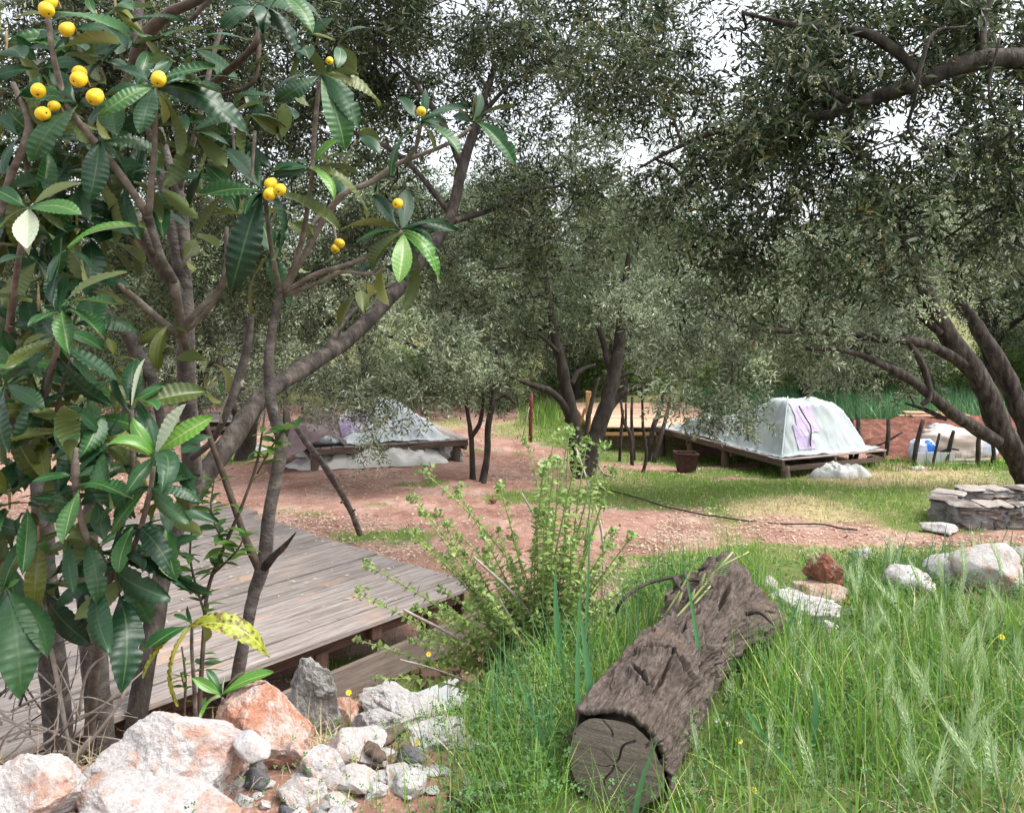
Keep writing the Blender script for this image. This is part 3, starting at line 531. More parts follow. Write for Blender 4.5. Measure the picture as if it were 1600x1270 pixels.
# ------------------------------------------------------------------ old deck at the left
zd = -.5
pc = at(745, 912, 1); pc = pc*0
Hd = CH-zd
Pn = np.array([(745-CX)/F, 1])*Hd*F/(912-HY); Pf = np.array([(360-CX)/F, 1])*Hd*F/(785-HY); Pk = np.array([(410-CX)/F, 1])*Hd*F/(1035-HY)
dl = nrm(Pk-Pn); dw = np.array([dl[1], -dl[0]]); dw = dw if np.dot(dw, Pf-Pn) > 0 else -dw; wid = np.dot(Pf-Pn, dw)
dl3 = np.array([*dl, 0]); dw3 = np.array([*dw, 0]); up = np.array([0, 0, 1.])
org = np.array([*Pn, zd]); org_deck = org; DK = thing('wooden_deck', 'large weathered grey plank deck on short joists behind the rock pile', 'deck', org)
def plank(name, c, hx, hy, hz, m, parent, org, jit=.002, kind=None, nl=1):
    """board along hx (half vector); uv in metres along and across"""
    V, Fs = box(c, hx, hy, hz, min(.006, .25*np.linalg.norm(hz)), jit); d = V-np.asarray(c); lx, ly = np.linalg.norm(hx), np.linalg.norm(hy)
    u = np.stack([d@(hx/lx), d@(hy/ly)+.7*(d@nrm(hz))], -1); return mk(name, V, Fs, m, parent, smooth=False, org=org, uv=u, kind=kind)
y = 0; k = 0
while y < wid:
    pw = R.choice([.15, .19, .22, .25]); x0 = R.uniform(-.02, .02)+(-.12 if k in (17,) else 0); L_ = 4.4
    c = org+dw3*(y+pw/2)+dl3*(L_/2+x0)+up*(-.018+R.normal()*.003)
    plank('plank', c, dl3*L_/2+up*R.normal()*.003, dw3*(pw/2-.009)+up*R.normal()*.0015, up*.018, m_deck, DK, org); y += pw; k += 1
for s in np.arange(.1, 4.4, .62):
    plank('joist', org+dl3*s+dw3*(wid/2+.1)+up*(-.09), dw3*(wid/2-.12), dl3*.035, up*.05, m_joist, DK, org)
plank('joist', org+dl3*2.2+dw3*.13+up*(-.095), dl3*2.18, dw3*.02, up*.055, m_joist, DK, org)
for s in (.35, 1.3, 2.3, 3.4):
    for q in (.14, wid-.2): plank('post', org+dl3*s+dw3*q+up*(-.45), up*.33, dl3*.05, dw3*.05, m_joist, DK, org)
for s in (.9, 1.9): plank('block', org+dl3*s+dw3*.075+up*(-.09), up*.055, dl3*.045, dw3*.03, m_joist, DK, org)
c = org+dl3*2.1+dw3*.05+up*(-.36); plank('skirt_board', c, dl3*2.2+up*-.02, up*.11, dw3*.018, m_sleeper, DK, org)
c = org+dw3*(wid-.1)+dl3*2+up*(-.3); plank('skirt_board', c, dl3*2, up*.1, dw3*.018, m_sleeper, DK, org)
c = org+dl3*.04+dw3*wid/2+up*(-.15); plank('skirt_board', c, dw3*(wid/2-.1), up*.09, dl3*.015, m_joist, DK, org)

# ------------------------------------------------------------------ raised platforms with covers
def platform(label, A, B, C, z, nb, legs, mtop=m_plattop, mfr=m_platwood, name='platform', beam=.05):
    A, B, C = [np.array([*q, z]) for q in (A, B, C)]; u = nrm(A-B); v = nrm(C-B); la, lc = np.linalg.norm(A-B), np.linalg.norm(C-B)
    T = thing(name, label, 'platform', B)
    pw = la/nb
    for i in range(nb): plank('plank', B+u*(i+.5)*pw+v*lc/2-up*.012+up*R.normal()*.002, v*(lc/2+R.uniform(-.02, .02)), u*(pw/2-.006), up*.012, mtop, T, B)
    for q in (.03, lc*.5, lc-.03): plank('beam', B+u*la/2+v*q-up*(.026+beam), u*(la/2-.01), v*.03, up*beam, mfr, T, B)
    for q in (.05, la*.35, la*.7, la-.06): plank('beam', B+u*q+v*lc/2-up*(.028+beam*2+.04), v*(lc/2-.02), u*.03, up*.04, mfr, T, B)
    for a, b in legs:
        p = B+u*la*a+v*lc*b; zg = float(zt(p[0], p[1]))-.06; top = z-.03-beam*2; h = (top-zg)/2
        V, Fs, uv = tube([[p[0], p[1], zg], [p[0], p[1], (top+zg)/2], [p[0], p[1], top]], [.085, .08, .075], 8, 2, .08); mk('post', V, Fs, mfr, T, org=B, uv=uv*[1, 6])
    return T, B, u, v, la, lc
pB = np.array([4.63, 13.7]); pA = np.array([3.17, 17.86]); pC = np.array([6.87, 14.67])
TP = platform('low wooden platform under the tarp-covered tent right of the centre olive', pA, pB, pC, -1.0, 22, [(.02, .06), (.42, .05), (.7, .05), (.97, .05), (.03, .9), (.5, .92), (.97, .92), (.72, .4)])
def cover(Bp, u, v, z, fn, s0, s1, t0, t1, ns, nt_, name, m, parent, org, off=0.0, wr=.03, thick=True):
    s = np.linspace(s0, s1, ns); t = np.linspace(t0, t1, nt_); SS, TT = np.meshgrid(s, t, indexing='ij'); h = fn(SS, TT)
    P = np.asarray(Bp)+u*SS[..., None]+v*TT[..., None]; P[..., 2] = z+h
    d = np.gradient(P, axis=0); e = np.gradient(P, axis=1); nn = nrm(np.cross(d, e)); nn = nn*np.sign(nn[..., 2:3]+1e-6)
    w1 = fbm(P*np.array([2.2, 2.2, 1.2])+3, 4); w2 = 1-np.abs(fbm(P*np.array([5, 5, 2.2])+9, 3)); P = P+nn*(wr*w1+wr*.6*(w2**3)+off)[..., None]
    return mk(name, P.reshape(-1, 3), gridfaces(ns, nt_), m, parent, org=org)
def softmin(a, k=.06):
    a = np.stack(a); return -k*np.log(np.exp(-a/k).sum(0))
_, Bp, u_, v_, la, lc = TP
def tent_h(s, t):
    sag = .16*np.sin(np.clip((t-.3)/1.6, 0, 1)*np.pi)*np.exp(-((s-.4)/.35)**2)
    rid = softmin([(s-.16)/.42, (t-.12)/.52, (lc-.28-t)/.38, (3.9-s)/2.6, .95+0*s-.22*sst(1.0, 2.2, t)-.60*sst(.75, 2.3, s)], .05)
    fold = .035*np.sin(t*9+np.sin(s*3)*1.5)*np.clip(rid, 0, .4)+.03*np.sin(s*6+t*2.5)*np.clip(rid, 0, .4)
    an = np.arctan2(s-.75, t-1.0); dd = np.hypot(s-.75, t-1.0); pl_ = .05*(1-np.abs(np.sin(an*5+2*vnoise(P3(an*1.5, dd*2, 3)))))**2*np.clip(dd*1.2, 0, 1)*np.clip(rid*3, 0, 1); return .012+np.clip(rid, 0, 2)*.95+fold-sag*.15+pl_+.05*vnoise(P3(s*2.2, t*2.2, 6))*np.clip(rid*2, 0, 1)
TN = thing('tent', 'tent wrapped in a pale green-white tarp with a lavender door patch and black zip', 'tent', Bp+[0, 0, 0])
cover(Bp, u_, v_, -1.0, tent_h, .06, 4.3, .05, 2.36, 150, 110, 'cover', m_tarp, TN, Bp, wr=.035)
def tent_surf(s, t): return tent_h(s, t)
for (s0, s1, t0, t1) in [(.24, .46, .62, 1.02), (.40, .54, .66, 1.30), (.22, .45, 1.02, 1.06)]: pass
def tpatch(name, s0, s1, t0, t1, m, off): return cover(Bp, u_, v_, -1.0, tent_h, s0, s1, t0, t1, 30, 30, name, m, TN, Bp, off=off, wr=.035)
tpatch('door_patch', .20, .36, .50, .92, m_lav, .014); tpatch('door_patch', .34, .56, .60, 1.14, m_lav, .016); tpatch('window_patch', 2.1, 2.7, .16, .30, m_lav, .012)
zz = np.linspace(0, 1, 14); zp = []
for q in zz:
    s = .215+.31*q; t_ = .84+.07*math.sin(q*5.5-1.2); p = Bp+u_*s+v_*t_; p[2] = -1.0+float(tent_h(np.array(s), np.array(t_))); zp.append(p-u_*.05+up*.028)
V, Fs, uv = tube(zp, .013, 6, 3, 0); mk('zip', V, Fs, m_black, TN, org=Bp, uv=uv)
zp = [Bp+u_*(.14+.46*q)+v_*(.10+.53*q)+up*(1.03*q+.02) for q in np.linspace(0, .95, 8)]
V, Fs, uv = tube(zp, .012, 6, 3, 0); mk('seam', V, Fs, m_tarp_blue, TN, org=Bp, uv=uv)
# left platform
lB = np.array([-3.55, 14.0]); lA = np.array([-.81, 15.1]); e_ = nrm(lA-lB); lC = lB+np.array([-e_[1], e_[0]])*2.3
TL = platform('covered wooden platform with bunched plastic in front, at the left of the clearing', lA, lB, lC, -.86, 15, [(.04, .05), (.5, .05), (.93, .06), (.05, .9), (.95, .9)])
_, Bl, ul, vl, lla, llc = TL
def left_h(s, t):
    r = softmin([(s-.55)/1.1, (t-.1)/.75, (llc-.1-t)/.6, (lla-.35-s)/1.3, .62+0*s], .05)
    return .014+np.clip(r, 0, 2)+.03*np.sin(s*7+t*3)*np.clip(r, 0, .4)
TT2 = thing('tarpaulin', 'sagging pale blue tarpaulin with a lavender panel spread over the left platform', 'tarp', Bl)
cover(Bl, ul, vl, -.86, left_h, .05, 2.6, .04, 2.2, 110, 90, 'sheet', m_tarp_blue, TT2, Bl, wr=.045); cover(Bl, ul, vl, -.86, left_h, .66, 1.1, .25, 1.5, 30, 30, 'panel', m_lav, TT2, Bl, off=.014, wr=.045)
T = thing('tarpaulin', 'crumpled mauve brown tarpaulin hanging off the left end of the left platform', 'tarp', Bl)
cover(Bl, ul, vl, -.86, lambda s, t: .03+.42*np.clip((s+.5)/1.1, 0, 1)*np.clip(t/.6, 0, 1)+.1*np.sin(s*6+t*4), -.45, .62, -.04, 1.6, 40, 60, 'sheet', m_mauve, T, Bl, wr=.09)
# pale deck far behind the centre olive
fz = -1.06; TF = platform('pale new-wood deck far behind the centre olive', (1.75, 23), (1.75, 18.1), (6.6, 18.1), fz, 26, [(.02, .02), (.02, .33), (.02, .66), (.02, .97), (.97, .02), (.97, .97)], m_newwood, m_tanpost)
T = TF[0]
plank('corner_post', np.array([1.72, 18.02, -.75]), up*.5, np.array([.06, 0, 0]), np.array([0, .06, 0]), m_tanpost, T, TF[1]); plank('brace', np.array([1.55, 18.2, -1.0]), up*.35+np.array([.12, 0, 0]), np.array([.03, 0, -.01]), np.array([0, .03, 0]), m_tanpost, T, TF[1])
platform('small pale platform far back at the left, seen between the trunks', (-9.2, 20), (-9.2, 18.2), (-6.3, 18.2), -.95, 10, [(.03, .03), (.03, .95), (.95, .03), (.95, .95)], m_plattop, m_platwood)
# crumpled plastic
def heap(label, cx, cy, rx, ry, h, rot, m, name='plastic_sheet', cat='plastic sheet', seed=0, n=90):
    a = np.linspace(0, 2*np.pi, n, endpoint=False); rr = np.linspace(0, 1, n//3); AA, RR = np.meshgrid(a, rr, indexing='ij')
    ed = 1+.16*fbm(P3(np.cos(AA)*2, np.sin(AA)*2, seed), 3); X = RR*ed*np.cos(AA)*rx; Y_ = RR*ed*np.sin(AA)*ry; c, s = math.cos(rot), math.sin(rot)
    xw = cx+X*c-Y_*s; yw = cy+X*s+Y_*c; pr = (1-RR**2.4)
    q = P3(xw*3.3, yw*3.3, seed*3.1); q = q+.5*np.stack([fbm(q*.8+3, 2), fbm(q*.8+9, 2), 0*xw], -1); wr = (1-np.abs(fbm(q*.8, 2)))**3; w2 = (1-np.abs(fbm(q*2.1+4, 3)))**3; z = zt(xw, yw)+.012+h*pr**.6*(.5+.3*fbm(q*.5, 2)+.35*wr)+pr**.4*(.05*w2+.02*fbm(q*5, 2))
    f = []; b = n//3; i = np.arange(n)[:, None]; j = np.arange(b-1)[None]; i2 = (i+1) % n
    Q = np.stack([i*b+j, i*b+j+1, i2*b+j+1, i2*b+j], -1).reshape(-1, 4)
    o = mk(name, P3(xw+.03*fbm(q*2+31, 2), yw+.03*fbm(q*2+47, 2), z).reshape(-1, 3), Q, m, org=(cx, cy, float(zt(cx, cy)))); o.location = (cx, cy, float(zt(cx, cy))); return tag(o, label, cat)
g = gnd(590, 722); heap('long heap of crumpled clear plastic sheeting along the left platform front', g[0], g[1]-.1, 1.45, .55, .40, .22, m_plastic, seed=1, n=150)
g = gnd(508, 712); heap('smaller crumpled plastic bundle at the left end of the left platform', g[0]-.1, g[1]+.1, .5, .35, .3, .2, m_plastic, seed=2)
g = gnd(1318, 748); heap('bundle of translucent plastic lying under the tent platform corner', g[0], g[1]+.15, .56, .3, .34, .25, m_plastic2, seed=3, n=110)
g = gnd(690, 715); heap('white plastic scrap beside the right post of the left platform', g[0], g[1]+.2, .25, .2, .3, .2, m_plastic, seed=4)
g = gnd(403, 705); heap('small white plastic bag lying on the grass behind the loquat stem', g[0], g[1], .16, .12, .16, .2, m_bag, 'plastic_bag', 'plastic bag', 5, 40)
# rusty tub under the tent platform
g = gnd(1072, 738); T = thing('tub', 'rusty square tub standing under the tent platform', 'tub', g)
V = []; 
for z, r in ((0, .14), (.36, .19), (.36, .175), (.03, .13)): V += [[sx*r, sy*r, z] for sx, sy in ((-1, -1), (1, -1), (1, 1), (-1, 1))]
Q = [[0, 3, 2, 1]]
for l in range(3): Q += [[l*4+i, l*4+(i+1) % 4, l*4+4+(i+1) % 4, l*4+4+i] for i in range(4)]
Q += [[12, 13, 14, 15]]; mk('body', np.array(V), np.array(Q), m_rust, T, smooth=False)
V, Fs, uv = tube([[-.195, -.195, .36], [.195, -.195, .36], [.195, .195, .36], [-.195, .195, .36], [-.195, -.195, .36]], .012, 6, 1, 0); mk('rim', V, Fs, m_rust, T)

# ------------------------------------------------------------------ garden at the right
gx0, gx1, gy0, gy1 = 7.0, 13.5, 15.0, 18.9
a = np.linspace(gx0, gx1, 90); b = np.linspace(gy0, gy1, 90); AX, BY = np.meshgrid(a, b, indexing='ij')
ed = np.minimum(np.minimum(AX-gx0, gx1-AX), np.minimum(BY-gy0, gy1-BY)); zz = zt(AX, BY)+.02+np.clip(ed, 0, .3)*.5+.05*np.sin(BY*9)*np.clip(ed*3, 0, 1)+.06*fbm(P3(AX*3, BY*3, 2), 4)+.05*(BY-gy0)*np.clip(ed*2, 0, 1)
m_bed = simple('dug_red_soil', [(.3, (.09, .034, .023)), (.55, (.17, .07, .048)), (.75, (.27, .14, .10))], 7, .95, .8, .05)
mk('garden_soil', P3(AX, BY, zz).reshape(-1, 3), gridfaces(90, 90), m_bed, kind='structure')
stk = [(1341, 652, 1336, 696, 'upright thick'), (1331, 654, 1330, 692, 'dark short'), (1388, 655, 1382, 710, 'forked'), (1442, 656, 1426, 720, 'leaning long'), (1468, 677, 1456, 722, 'thin leaning'), (1490, 673, 1476, 730, 'crooked'), (1530, 676, 1527, 730, 'straight dark'), (1551, 687, 1549, 727, 'pale short'), (1570, 700, 1584, 735, 'slanted rear')]
nb_ = ['beside the tent', 'at the tent corner', 'between tent and sacks', 'in front of the first white sack', 'before the beige sack', 'at the middle of the beige sack', 'right of the beige sack', 'by the lettuce', 'nearest the olive trunk']
for i, (x0, y0, x1, y1, k) in enumerate(stk):
    Y = 15.2 if i < 3 else 14.5+.1*(i % 3); p1 = at(x1, y1, Y); p1[2] = zt(p1[0], p1[1])-.05; p0 = at(x0, y0, Y); md = (p0+p1)/2+R.normal(size=3)*.03
    T = thing('garden_stake', f'{k} rough wooden stake of the garden fence {nb_[i]}', 'stake', p1, 'rough stakes along the garden edge')
    V, Fs, uv = tube([p1, md, p0], [.045, .042, .035] if i != 4 else [.03, .026, .02], 7, 4, .2, nf=12); mk('post', V, Fs, m_bark, T, org=p1, uv=uv)
    if k in ('forked', 'crooked'):
        q = md+np.array([.28, .02, .16]) if k == 'forked' else md+np.array([.18, 0, -.02]); V, Fs, uv = tube([md-np.array([.22, 0, .1]), md, q], [.02, .024, .018], 6, 3, .1); mk('side_branch', V, Fs, m_bark, T, org=p1, uv=uv)
def sack(label, px, py, Y, rx, ry, m, seed, band=None):
    c = at(px, py, Y); rx *= Y/F; h = ry*2*Y/F; zb = float(zt(c[0], c[1])); a = np.linspace(0, 2*np.pi, 48); ph = np.linspace(.02, np.pi-.02, 30); AA, PP = np.meshgrid(a, ph, indexing='ij')
    n = np.stack([np.cos(AA)*np.sin(PP), np.sin(AA)*np.sin(PP), np.cos(PP)], -1); q = np.sign(n)*np.abs(n)**.7
    d = 1+.16*fbm(n*1.6+seed*7, 3)+.08*(1-np.abs(fbm(n*4+seed*5, 3)))**2; P = q*d[..., None]*[rx, rx*.6, h*.5]; P[..., 2] = np.maximum(P[..., 2]+h*.5, -.02)
    T = thing('sack', label, 'sack', (c[0], c[1], zb)); mk('bag', P.reshape(-1, 3), gridfaces(48, 30)[:, ::-1], m, T)
    if band: 
        i0, i1 = band; s = P[i0:i1, 4:27]; mk('strap', (s*[1.03, 1.04, 1.02]).reshape(-1, 3), gridfaces(s.shape[0], s.shape[1])[:, ::-1], m_blue, T)
sack('white sack with a blue strap behind the leaning garden stake', 1440, 694, 14.9, 18, 19, m_bluesack, 1, (36, 41)); sack('large beige filled sack lying on the garden edge', 1485, 700, 15.2, 42, 24, m_beige, 2); sack('pale blue-white sack on the right end of the row', 1530, 699, 15.3, 24, 17, m_bluesack, 3)
sack('white plastic sack perched behind the beige one', 1472, 690, 15.8, 22, 24, m_tarp, 4)
c = gnd(1458, 727); T = thing('plastic_sheeting', 'translucent pale plastic panel standing at the foot of the stakes', 'panel', c)
for q in (-.27, .01, .27): plank('sheet', c+np.array([q, .03*q, .12]), np.array([.13, 0, 0]), np.array([0, .004, .001]), up*.12, m_bag, T, c)
# firewood / boards behind the garden
c = np.array([9.7, 18.5, float(zt(9.7, 18.5))+.25]); T = thing('board_stack', 'pinkish weathered boards piled at the back of the garden', 'boards', c)
for i in range(9): plank('board', c+np.array([R.normal()*.12, R.normal()*.2, .05+.045*(i//2)]), nrm([1, R.normal()*.12, R.normal()*.03])*R.uniform(.5, .75), np.array([0, .08, 0]), up*.02, m_newwood, T, c)
for i, (px_, py_) in enumerate([(1395, 709), (1500, 726), (1530, 726)]):
    c = gnd(px_, py_); T = thing('board', ['short pale board end lying by the tent platform', 'flat board lying under the beige sack', 'stack offcut board under the straight dark stake'][i], 'board', c)
    for k in range(2): plank('plank', c+np.array([0, .05*k, .03+.05*k]), np.array([.28, .03, 0]), np.array([0, .09, 0]), up*.02, m_plattop, T, c)
# lettuce
def rosette_mb(c, n, ln, wd, upb, seed=0):
    b = MB()
    for k in range(n):
        a = k*2.4+R.uniform(-.3, .3); d = nrm([math.cos(a), math.sin(a), R.uniform(*upb)]); s = nrm(np.cross(d, [0, 0, 1])); l = ln*R.uniform(.6, 1.1); t_ = np.linspace(0, 1, 4)
        hw = wd*np.sin(np.pi*np.clip(t_*.85+.08, 0, 1)); P = c+d*(t_*l)[:, None]+np.array([0, 0, -.35*l])*(t_**2)[:, None]
        b.add(np.vstack([P+s*hw[:, None], P-s*hw[:, None]]), np.array([[i, i+1, i+5, i+4] for i in range(3)]))
    return b
m_let = leafmat('lettuce_leaf', [(0, (.16, .36, .03)), (1, (.26, .46, .05))], (.25, .42, .08), .5, .3)
for i in range(7):
    c = gnd(1526+i*8, 722+(i % 2)*4); o = rosette_mb(np.zeros(3), 16, .2, .07, (.5, 1.8)).build('lettuce', m_let); o.location = c; tag(o, 'bright green lettuce in the row at the garden edge by the olive trunk', 'lettuce', 'lettuces at the garden edge')

# ------------------------------------------------------------------ stone ring at the right
c0 = np.array([6.3, 10.4, float(zt(6.3, 10.4))]); RG = thing('stone_ring', 'low ring wall of stacked flat stones and mortar beside the big right olive', 'stone wall', c0)
tops = -.83; gzr = float(zt(5.6, 9.9))
def stone(c, hx, hy, hz, m, seed, name='stone'):
    bm = bmesh.new(); bmesh.ops.create_icosphere(bm, subdivisions=2, radius=1); V = np.array([v.co[:] for v in bm.verts]); Q = np.array([[v.index for v in f.verts] for f in bm.faces]); bm.free()
    q = np.sign(V)*np.abs(V)**.5; q = q/np.maximum(1, np.abs(q).max(1, keepdims=True)*.95); q = q*(1+.3*fbm(V*1.5+seed*3.3, 3))[:, None]
    P = np.asarray(c)+q[:, :1]*hx+q[:, 1:2]*hy+q[:, 2:]*hz; return mk(name, P, Q, m, RG, smooth=False, org=c0)
sd_ = 0
def course(p0, p1, z0, z1, flat, m, thick=.16, lens=(.12, .26)):
    global sd_
    d = np.asarray(p1, float)-p0; L_ = np.linalg.norm(d); d = d/L_; n = np.array([-d[1], d[0]]); s = 0
    while s < L_-.04:
        l = min(R.uniform(*lens), L_-s); h = (z1-z0)*R.uniform(.8, 1.05); q = np.asarray(p0)+d*(s+l/2)
        stone([*q, (z0+z1)/2], np.array([*d, 0])*(l/2*.97), np.array([*n, 0])*thick*R.uniform(.9, 1.1), up*h/2, m if R.uniform() < .75 else m_flag, sd_); sd_ += 1; s += l
A1_, B1_ = np.array([5.4, 9.9]), np.array([7.8, 9.75]); A2_, B2_ = np.array([6.0, 10.75]), np.array([8.0, 10.8])
for p, q, nl in ((A1_, B1_, 1), (A2_, B2_, 1), (A1_+[.02, .2], A2_+[-.15, -.1], 1)):
    mid = (p+q)/2; d = nrm(q-p); n = np.array([-d[1], d[0]]); hl = np.linalg.norm(q-p)/2-.03
    V, Fs = box([*mid, (gzr+tops)/2-.06], np.array([*d, 0])*hl, np.array([*n, 0])*.12, up*((tops-gzr)/2-.01+.03), .02, .008); mk('mortar', V, Fs, m_mortar, RG, org=c0)
    course(p, q, gzr-.03, gzr+.13, 0, m_flag, .16, (.12, .3)); course(p, q, gzr+.125, gzr+.19, 0, m_flag, .15, (.16, .4)); course(p+d*.05, q, gzr+.185, gzr+.25, 0, m_flag, .165, (.1, .45)); course(p, q, gzr+.245, tops-.03, 0, m_flag, .15, (.15, .5)); course(p-d*.03, q, tops-.03, tops+.004, 1, m_flagtop, .165, (.12, .38))
g = gnd(1462, 832); 

# ------------------------------------------------------------------ rocks
def rock(label, c, r, m, seed, cuts=15, rough=.1, sub=4, group=None, flat=1.0, name='rock', cat='rock', sink=.25):
    bm = bmesh.new(); bmesh.ops.create_icosphere(bm, subdivisions=sub, radius=1); V = np.array([v.co[:] for v in bm.verts]); Q = np.array([[v.index for v in f.verts] for f in bm.faces]); bm.free()
    g_ = np.random.default_rng(seed)
    V = V*(1+.16*fbm(V*1.1+seed*5.1, 2))[:, None]
    for k in range(cuts):
        n = nrm(g_.normal(size=3)); d = g_.uniform(.55, .85); e = V@n-d; V = V-np.clip(e, 0, None)[:, None]*n*.97
    V = V*(1+rough*.8*fbm(V*2.2+seed*3, 6, .58))[:, None]+rough*.4*nrm(V)*(-np.abs(fbm(V*3.4+seed, 5, .6)))[:, None]
    V = V*np.asarray(r); a = g_.uniform(0, 6.28); ca, sa = math.cos(a*.15), math.sin(a*.15); V = V@np.array([[ca, -sa, 0], [sa, ca, 0], [0, 0, 1]])
    o = mk(name, V, Q, m, smooth=sub == 4); o.location = [float(v) for v in c]; return tag(o, label, cat, group)
def prock(label, px, py, Y, wpx, hpx, m, seed, dm=None, **k):
    if not k.pop('stack', False): Y = gnd(px, py+hpx*.42)[1]+wpx*.2*Y/F
    c = at(px, py, Y); r = (wpx/2*Y/F*1.12, (dm or wpx/2*Y/F*.8), hpx/2*Y/F*1.15); return rock(label, c, r, m, seed, **k)
prock('big white and pink boulder with iron stains in the rock pile', 262, 1195, 2.5, 275, 190, m_rk_white, 11, rough=.11, sub=6, stack=True, dm=.2)
prock('orange-red mottled boulder beside the white one', 424, 1155, 2.72, 205, 150, m_rk_orange, 12, rough=.10, sub=6, stack=True, dm=.2)
prock('white and rust streaked boulder in the bottom corner of the rock pile', 22, 1262, 2.32, 190, 150, m_rk_white, 33, sub=6, stack=True, dm=.17)
prock('broad flat pinkish rock in front of the white boulder', 255, 1275, 2.3, 320, 100, m_rk_white, 14, sub=6, rough=.09, stack=True, dm=.14)
prock('rough grey limestone rock standing against the deck skirt', 492, 1085, 4.2, 100, 115, m_rk_grey, 15, rough=.18, sub=5, stack=True)
prock('pale angular stone wedged between the orange and white boulders', 392, 1163, 2.45, 66, 52, m_rk_pale, 16, rough=.05, stack=True)
prock('small pinkish stone at the end of the orange boulder', 535, 1120, 3.2, 60, 48, m_rk_orange, 17)
prock('rough grey concrete lump sloping down beside the flat slab', 625, 1108, 3.4, 140, 60, m_rk_pale, 18, rough=.22, sub=5)
prock('white flat stone below the concrete lump', 555, 1168, 2.95, 120, 52, m_rk_white, 19, rough=.05)
prock('white limestone chunk right of the small pinkish stone', 590, 1140, 3, 90, 56, m_rk_pale, 51, rough=.14, sub=5); prock('pink-white wedge stone under the white flat stone', 505, 1200, 3, 100, 60, m_rk_white, 52, rough=.12, sub=5); prock('long pale stone half buried in the weeds', 690, 1150, 3, 110, 44, m_rk_pale, 53, rough=.12, sub=5); prock('chalky block at the lower end of the rock pile', 470, 1245, 3, 90, 50, m_rk_white, 54, rough=.1, sub=5)
prock('dark grey flat stone among the weeds', 640, 1186, 2.8, 58, 40, m_rk_dark, 20, rough=.04)
prock('black pebble at the foot of the orange boulder', 398, 1222, 2.55, 42, 36, m_rk_dark, 21, rough=.03, cuts=4)
prock('grey rounded pebble above the black one', 402, 1197, 2.6, 30, 32, m_rk_grey, 22, rough=.03, cuts=4)
prock('brown stone under the pale angular stone', 372, 1200, 2.65, 36, 34, m_rk_red, 23, rough=.06)
prock('pale blocky stone at the very bottom of the pile', 196, 1258, 2.42, 60, 36, m_rk_pale, 24, rough=.03)
prock('small white stone next to the dark flat stone', 560, 1215, 2.65, 70, 40, m_rk_white, 25)
prock('pale pebbly stone in the clover', 640, 1225, 2.6, 80, 36, m_rk_pale, 26)
prock('reddish boulder topping the rocks right of the log', 1288, 895, 4.2, 82, 58, m_rk_red, 27, rough=.14, stack=True, sub=5); prock('pale ochre slab under the reddish boulder', 1278, 925, 4.12, 100, 44, m_rk_ochre, 28, rough=.1, stack=True)
prock('white limestone block at the foot of the reddish boulder', 1255, 948, 4.0, 130, 50, m_rk_pale, 29, rough=.14, stack=True, sub=5); prock('small pinkish stone touching the far end of the log', 1205, 920, 4.4, 36, 40, m_rk_white, 30)
prock('low grey-pink rock half hidden in barley', 1415, 908, 4.7, 100, 54, m_rk_pale, 31); prock('rounded pale rock on the bank edge behind the barley', 1478, 893, 4.9, 70, 56, m_rk_pale, 32); prock('large pale rock at the right end of the bank edge', 1545, 895, 5.0, 100, 84, m_rk_white, 34); prock('grey rock on the rim at the picture edge', 1592, 873, 5.1, 60, 46, m_rk_grey, 35); prock('low grey stone just past the reddish boulder', 1348, 868, 6.2, 40, 24, m_rk_grey, 36)
prock('flat stone leaning at the ring wall corner', 1470, 826, 9.6, 54, 20, m_rk_pale, 37, rough=.08); prock('brown rock beside the left platform post', 715, 712, 14.6, 26, 18, m_rk_grey, 38); prock('small red clod on the soil near the saplings', 770, 782, 12.4, 16, 10, m_rk_red, 39); prock('pale flat stone by the garden stakes', 1434, 732, 14.2, 30, 8, m_rk_pale, 40)
for k in range(120):
    px_, py_ = (R.uniform(350, 780), R.uniform(1090, 1275)) if k < 100 else (R.uniform(1190, 1330), R.uniform(925, 1000)); g = gnd(px_, py_); r_ = R.uniform(.014, .07)*R.uniform(.5, 1.1)
    rock('small rubble stone lying loose between the boulders and the log', g+[0, 0, r_*.3], (r_*R.uniform(.9, 1.7), r_*R.uniform(.8, 1.2), r_*R.uniform(.35, .75)), (m_rk_pale, m_rk_white, m_rk_white, m_rk_dark if k % 3 == 0 else m_rk_grey, m_rk_pale)[k % 5], 100+k, sub=3, cuts=16, group='loose rubble stones', rough=.14, name='stone', cat='stone')
# thin slab and offcuts
c = gnd(672, 1112)+[0, 0, .05]; T = thing('concrete_slab', 'flat grey concrete slab tilted up out of the weeds', 'slab', c)
hx = np.array([.2, .06, .05]); hy = np.array([-.05, .12, .02]); V, Fs = box(c, hx, hy, nrm(np.cross(hx, hy))*.014, .004, .004); mk('slab', V, Fs, m_rk_grey if False else simple('grey_concrete', [(.3, (.33, .35, .35)), (.7, (.45, .47, .47))], 12, .8, .2, .005), T, smooth=False, org=c)
for i, (lb, px_, py_, Y, hx, hy, hz) in enumerate([('reddish timber offcut lying by the deck corner', 680, 1036, 4.75, (.17, .03, 0), (-.01, .06, 0), .02), ('second timber offcut under the first one', 672, 1053, 4.7, (.06, .02, 0), (-.02, .07, 0), .045), ('small timber block beside the concrete lump', 580, 1088, 3.9, (.05, .01, 0), (0, .06, .01), .025), ('pale tapered board leaning on the concrete lump', 612, 1072, 3.75, (.05, .04, .03), (-.02, .02, 0), .008)]):
    c = gnd(px_, py_+14)+[0, 0, hz*.8]; o = plank('timber_offcut', c, np.array(hx, float), np.array(hy, float), up*hz, m_newwood if i == 3 else m_joist, None, c); o.location = c; tag(o, lb, 'timber')
